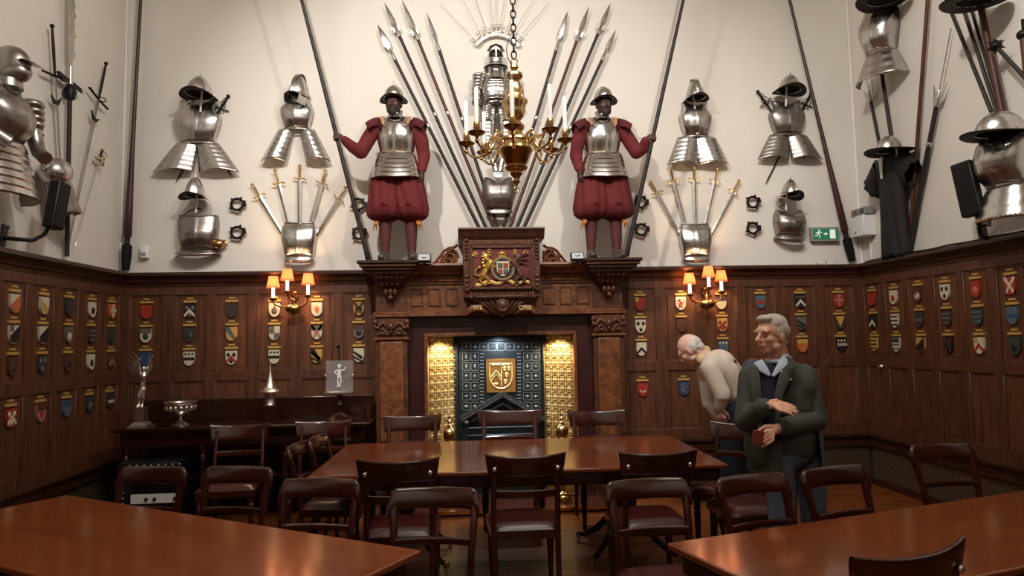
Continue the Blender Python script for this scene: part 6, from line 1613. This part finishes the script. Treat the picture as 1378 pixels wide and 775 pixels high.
# ------------------------------------------------------------ standing man in the grey-green jacket
YM = 4.12
def man1():
    t = thing('person', 'grey-haired man in dark green-grey jacket and jeans standing, looking left, hand raised to waist', 'person', None, (1.86, YM, 0))
    Q = lambda px, py, o=0: P(px, py, 1, YM-o)      # o towards the camera
    def Qz(px, z, o=0):
        p = P(px, 500, 1, YM-o); return V((p.x, YM-o, z))
    hc = Q(1038, 451, .02); f = V((-.93, -.36, -.05)); u = V((-.03, 0, 1))
    body = MB(); A, R = add_head(body, hc, f, u, 1.06, 1.05)
    limb(body, (Q(1052, 500), .070), (Q(1048, 480, -.01), .060), (A(0, -.02, -.03), .058))
    hip = Q(1062, 612); limb(body, (Q(1050, 515), .075), (Q(1056, 560), .095), (hip, .085)); 
    feet = []
    for kx, yo in ((1042, .02), (1084, -.07)):
        limb(body, (Q(kx+6, 625, yo), .070), (Qz(kx, .50, yo+.02), .055), (Qz(kx+2, .12, yo), .042)); limb(body, (Qz(kx+2, .07, yo), .04), (Qz(kx-22, .04, yo+.12), .035))
    # arms: his right arm at the left of the photo
    s1 = Q(1011, 507, .0); e1 = Q(1004, 566, .06); w1 = Q(1030, 545, .24)
    limb(body, (s1, .055), (e1, .045), (w1, .030)); add_hand(body, w1, Q(1062, 548, .30)-w1, (-.05, -.75, .65), 1.0, -1, (.25, .30, .20), .2)
    s2 = Q(1082, 506, -.02); e2 = Q(1097, 566, .05); w2 = Q(1046, 576, .24)
    limb(body, (s2, .055), (e2, .045), (w2, .030)); add_hand(body, w2, Q(1024, 597, .30)-w2, (.25, -.9, .3), 1.0, 1, (.45, .65, .5), .2)
    remesh(body.build('body', 'skin', t), .0052, 3)
    add_eyes(hc, f, u, 1.06, t)
    m_ = MB(); m_.ell(A(0, .0925, -.058), (.024, .008, .005), R); m_.build('lips', 'lips', t)
    for q in (-1, 1): MB().ell(A(q*.032, .090, .030), (.020, .007, .006), R, 10, 6).build('eyebrow', 'hair', t)
    # hair: swept back, fuller behind
    h = MB()
    h.ell(A(0, -.022, .062), (.082, .094, .068), R, 18, 12); h.ell(A(0, .045, .098), (.058, .040, .026), R); h.ell(A(0, -.070, .010), (.070, .048, .070), R)
    for q in (-1, 1): h.ell(A(q*.066, -.035, .022), (.022, .052, .050), R); h.ell(A(q*.068, .012, .012), (.010, .012, .030), R)
    h.ell(A(0, -.07, -.045), (.052, .036, .035), R); remesh(h.build('hair', 'hair', t), .006, 2)
    # jeans
    j = MB()
    j.ell(Q(1062, 605, 0), (.150, .115, .12))
    for kx, yo in ((1042, .02), (1084, -.07)): limb(j, (Q(kx+6, 622, yo), .088), (Qz(kx+1, .62, yo+.01), .088), (Qz(kx, .45, yo+.02), .074), (Qz(kx+2, .12, yo), .066), (Qz(kx+2, .06, yo), .066))
    remesh(j.build('jeans', 'jeans', t), .011, 4)
    for kx, yo in ((1042, .02), (1084, -.07)):
        m_ = MB(); limb(m_, (Qz(kx+3, .05, yo-.02), .045), (Qz(kx-8, .045, yo+.05), .046), (Qz(kx-26, .035, yo+.14), .038)); remesh(m_.build('shoe', 'black', t), .009, 2)
    # jumper and shirt
    m_ = MB(); limb(m_, (Q(1032, 502, .07), .060), (Q(1032, 540, .105), .065), (Q(1036, 580, .10), .07)); m_.ell(Q(1042, 515, .05), (.10, .09, .10)); remesh(m_.build('jumper', 'navy', t), .010, 3)
    m_ = MB()
    m_.torus(Q(1047, 486, .01), .068, .017, 'z', 20, 8, sz=1.0)
    remesh(m_.build('shirt_collar', 'shirtb', t), .007, 2)
    for pts in (((1020, 486, .08), (1028, 497, .13), (1036, 505, .145)), ((1060, 478, .06), (1052, 490, .12), (1040, 506, .15))):
        MB().sweep([Q(*p_) for p_ in pts], [(.030, .006), (.026, .006), (.008, .005)], 8, up=(-.3, -1, .3)).build('collar_point', 'shirtb', t)
    # jacket
    j = MB()
    j.ell(Q(1052, 508, .0), (.17, .105, .085)); limb(j, (Q(1022, 505, .02), .062), (Q(1050, 496, -.01), .075), (Q(1078, 505, -.01), .068))
    j.ell(Q(1062, 548, -.01), (.175, .135, .24)); j.ell(Q(1062, 590, -.02), (.185, .15, .20)); j.ell(Q(1016, 548, .03), (.070, .11, .20)); j.ell(Q(1018, 600, .03), (.07, .11, .15))
    j.ell(Q(1074, 522, -.01), (.11, .125, .14))
    jk = j.build('jacket', 'jacket', t); remesh(jk, .011, 6)
    # skirt of the jacket, open at the front
    def hem(u_, v):
        a = -PI*.28+u_*PI*1.62; rx = .205+.025*v; ry = .15+.035*v; c0 = Q(1060, 575+58*v, -.01)
        fold = 1+.035*sin(a*7+v*2); return c0+V((cos(a)*rx*fold, sin(a)*ry*fold, 0))
    solid(MB().grid(hem, 40, 12).build('jacket_skirt', 'jacket', t, 80), .010)
    for k, (S_, E_, W_) in enumerate(((s1, e1, w1), (s2, e2, w2))):
        m_ = MB(); Wc = E_+(W_-E_)*.90
        limb(m_, (S_+V((.0, 0, .0)), .078), (S_.lerp(E_, .5), .073), (E_, .070), (E_.lerp(Wc, .5), .062), (Wc, .052)); 
        for q in range(4): d_ = (E_-S_).normalized(); m_.torus(S_.lerp(E_, .45+.15*q), .062, .012, 'z', 16, 6)
        remesh(m_.build('sleeve', 'jacket', t), .009, 5)
        MB().sweep([Wc-(W_-E_)*.02, Wc+(W_-E_)*.05], [.056, .050], 16).build('cuff', 'jacket', t)
    for pts in (((1014, 494, .10), (1016, 515, .15), (1020, 545, .165), (1022, 580, .16)), ((1064, 482, .08), (1056, 505, .15), (1048, 530, .165), (1046, 565, .165))):
        MB().sweep([Q(*p_) for p_ in pts], [(.030, .008), (.034, .008), (.026, .008), (.018, .008)], 8, up=(-.2, -1, .1)).build('lapel', 'jacket', t)
    for px, py in ((1066, 496), (1062, 511)): MB().box(Q(px, py, .155), (.055, .012, .010), Matrix.Rotation(-.25, 3, 'Y')).build('pocket_flap', 'jacket', t)
    for px, py in ((1052, 500), (1064, 511)): MB().ell(Q(px, py, .172), .006).build('stud', 'silver', t)
    c = Q(1020, 589, .30); b_ = thing('card_wallet', 'small red-brown wallet held in the left hand of the grey-jacketed man', 'wallet', None, c)
    bevel(MB().box(c, (.062, .016, .082), Matrix.Rotation(.15, 3, 'Y')).build('cover', 'redbook', b_), .004, 2)
    b2 = MB().box(c+V((0, -.009, 0)), (.046, .003, .06), Matrix.Rotation(.15, 3, 'Y')).build('flap', 'redbook', b_)
man1()

# ------------------------------------------------------------ bending man in the cream shirt
YN = 5.75
def man2():
    t = thing('person', 'white-haired man in cream shirt bending to read the wall shields, back to us', 'person', None, (2.30, YN, 0))
    Q = lambda px, py, o=0: P(px, py, 1, YN-o)
    def Qz(px, z, o=0):
        p = P(px, 560, 1, YN-o); return V((p.x, YN-o, z))
    hc = Q(929, 470, -.04); f = V((-.55, .45, -.62)); u = V((-.50, .30, .72))
    body = MB(); A, R = add_head(body, hc, f, u, 1.12, 1.0)
    limb(body, (Q(958, 486, .0), .075), (Q(944, 478, -.01), .066), (A(0, -.03, -.02), .06))
    limb(body, (Q(962, 492), .12), (Q(980, 510), .13), (Q(998, 545), .13))
    ha = (Q(984, 556, .07), Q(1002, 556, -.10)); 
    for (hp, kx, yo) in ((ha[0], 978, .07), (ha[1], 1000, -.12)):
        limb(body, (hp, .09), (Qz(kx, .50, yo), .065), (Qz(kx+8, .12, yo), .045)); limb(body, (Qz(kx+8, .06, yo), .04), (Qz(kx-14, .04, yo-.08), .035))
    s1 = Q(955, 496, .16); e1 = Q(972, 530, .22); w1 = Q(969, 549, .17)
    limb(body, (s1, .05), (e1, .042), (w1, .03)); add_hand(body, w1, V((.15, .1, -1)), (-.6, -.7, 0), 1.0, -1, (.5, .7, .5))
    s2 = Q(950, 500, -.16); e2 = Q(955, 540, -.20); w2 = Q(972, 566, -.14)
    limb(body, (s2, .05), (e2, .042), (w2, .03)); add_hand(body, w2, V((.3, .1, -1)), (0, -1, 0), 1.0, 1, (.5, .7, .5))
    remesh(body.build('body', 'skin2', t), .0062, 3); add_eyes(hc, f, u, 1.12, t)
    h = MB(); h.ell(A(0, -.058, .015), (.078, .060, .072), R, 16, 10)
    for q in (-1, 1): h.ell(A(q*.066, -.040, -.005), (.020, .045, .048), R)
    h.ell(A(0, -.075, -.035), (.056, .034, .040), R); remesh(h.build('hair', 'hairw', t), .007, 2)
    m_ = MB(); limb(m_, (Q(944, 484, .05), .045), (Q(946, 475, -.02), .052), (Q(950, 472, -.06), .045)); remesh(m_.build('shirt_collar', 'yellow', t), .009, 3)
    # shirt: hunched back with blousing over the belt
    s = MB(); s.ell(Q(968, 490, .0), (.13, .20, .13)); limb(s, (Q(960, 490, .10), .105), (Q(978, 500, .08), .125), (Q(992, 525, .06), .125), (Q(998, 540, .04), .115))
    limb(s, (Q(960, 492, -.12), .10), (Q(982, 505, -.08), .12), (Q(998, 530, -.06), .12)); s.ell(Q(990, 528, .02), (.13, .18, .11)); s.ell(Q(972, 515, .08), (.10, .08, .11))
    remesh(s.build('shirt', 'shirtc', t), .012, 5)
    for (a, b_, c) in ((s1, e1, w1), (s2, e2, w2)):
        m_ = MB(); limb(m_, (a, .082), (a.lerp(b_, .5), .076), (b_, .070), (b_.lerp(c, .75), .052)); m_.ell(b_+V((.0, 0, -.02)), (.07, .07, .05)); remesh(m_.build('sleeve', 'shirtc', t), .010, 5)
        MB().sweep([b_.lerp(c, .68), b_.lerp(c, .98)], [.050, .044], 14).build('cuff', 'shirtc', t)
    j = MB(); j.ell(Q(1000, 550, 0), (.155, .18, .14))
    for (hp, kx, yo) in ((ha[0], 978, .07), (ha[1], 1000, -.12)): limb(j, (hp, .115), (Qz(kx+1, .62, yo), .092), (Qz(kx, .48, yo), .082), (Qz(kx+8, .12, yo), .070), (Qz(kx+8, .06, yo), .070))
    remesh(j.build('trousers', 'navyt', t), .012, 4)
    for kx, yo in ((978, .07), (1000, -.12)):
        m_ = MB(); limb(m_, (Qz(kx+12, .05, yo), .048), (Qz(kx-14, .04, yo-.08), .042)); remesh(m_.build('shoe', 'black', t), .01, 2)
    MB().sweep([Q(978, 543, .14), Q(992, 550, .15), Q(1008, 548, .12)], [(.006, .018)]*3, 6, up=(0, 0, 1)).build('belt', 'black', t)
    c = Q(1006, 500, .02); b2 = thing('shoulder_bag', 'blue-grey bag with dark strap on the back of the bending man', 'bag', None, c)
    m_ = MB(); m_.ell(c+V((.03, 0, -.02)), (.09, .12, .12)); m_.ell(c+V((.05, 0, .06)), (.07, .10, .05)); remesh(m_.build('pouch', mat('bag_blue_grey', (62, 70, 88), .7, var=.2), b2), .012, 4)
    MB().sweep([Q(975, 478, .10), Q(988, 487, .165), Q(997, 505, .17), Q(1003, 520, .16)], [(.020, .005)]*4, 6, up=(-.2, -1, .2)).build('strap', 'navy', b2)
    MB().sweep([Q(981, 480, .10), Q(992, 490, .172), Q(1000, 506, .178)], [(.004, .004)]*3, 6, up=(-.2, -1, .2)).build('strap_piping', 'silver', b2)
man2()
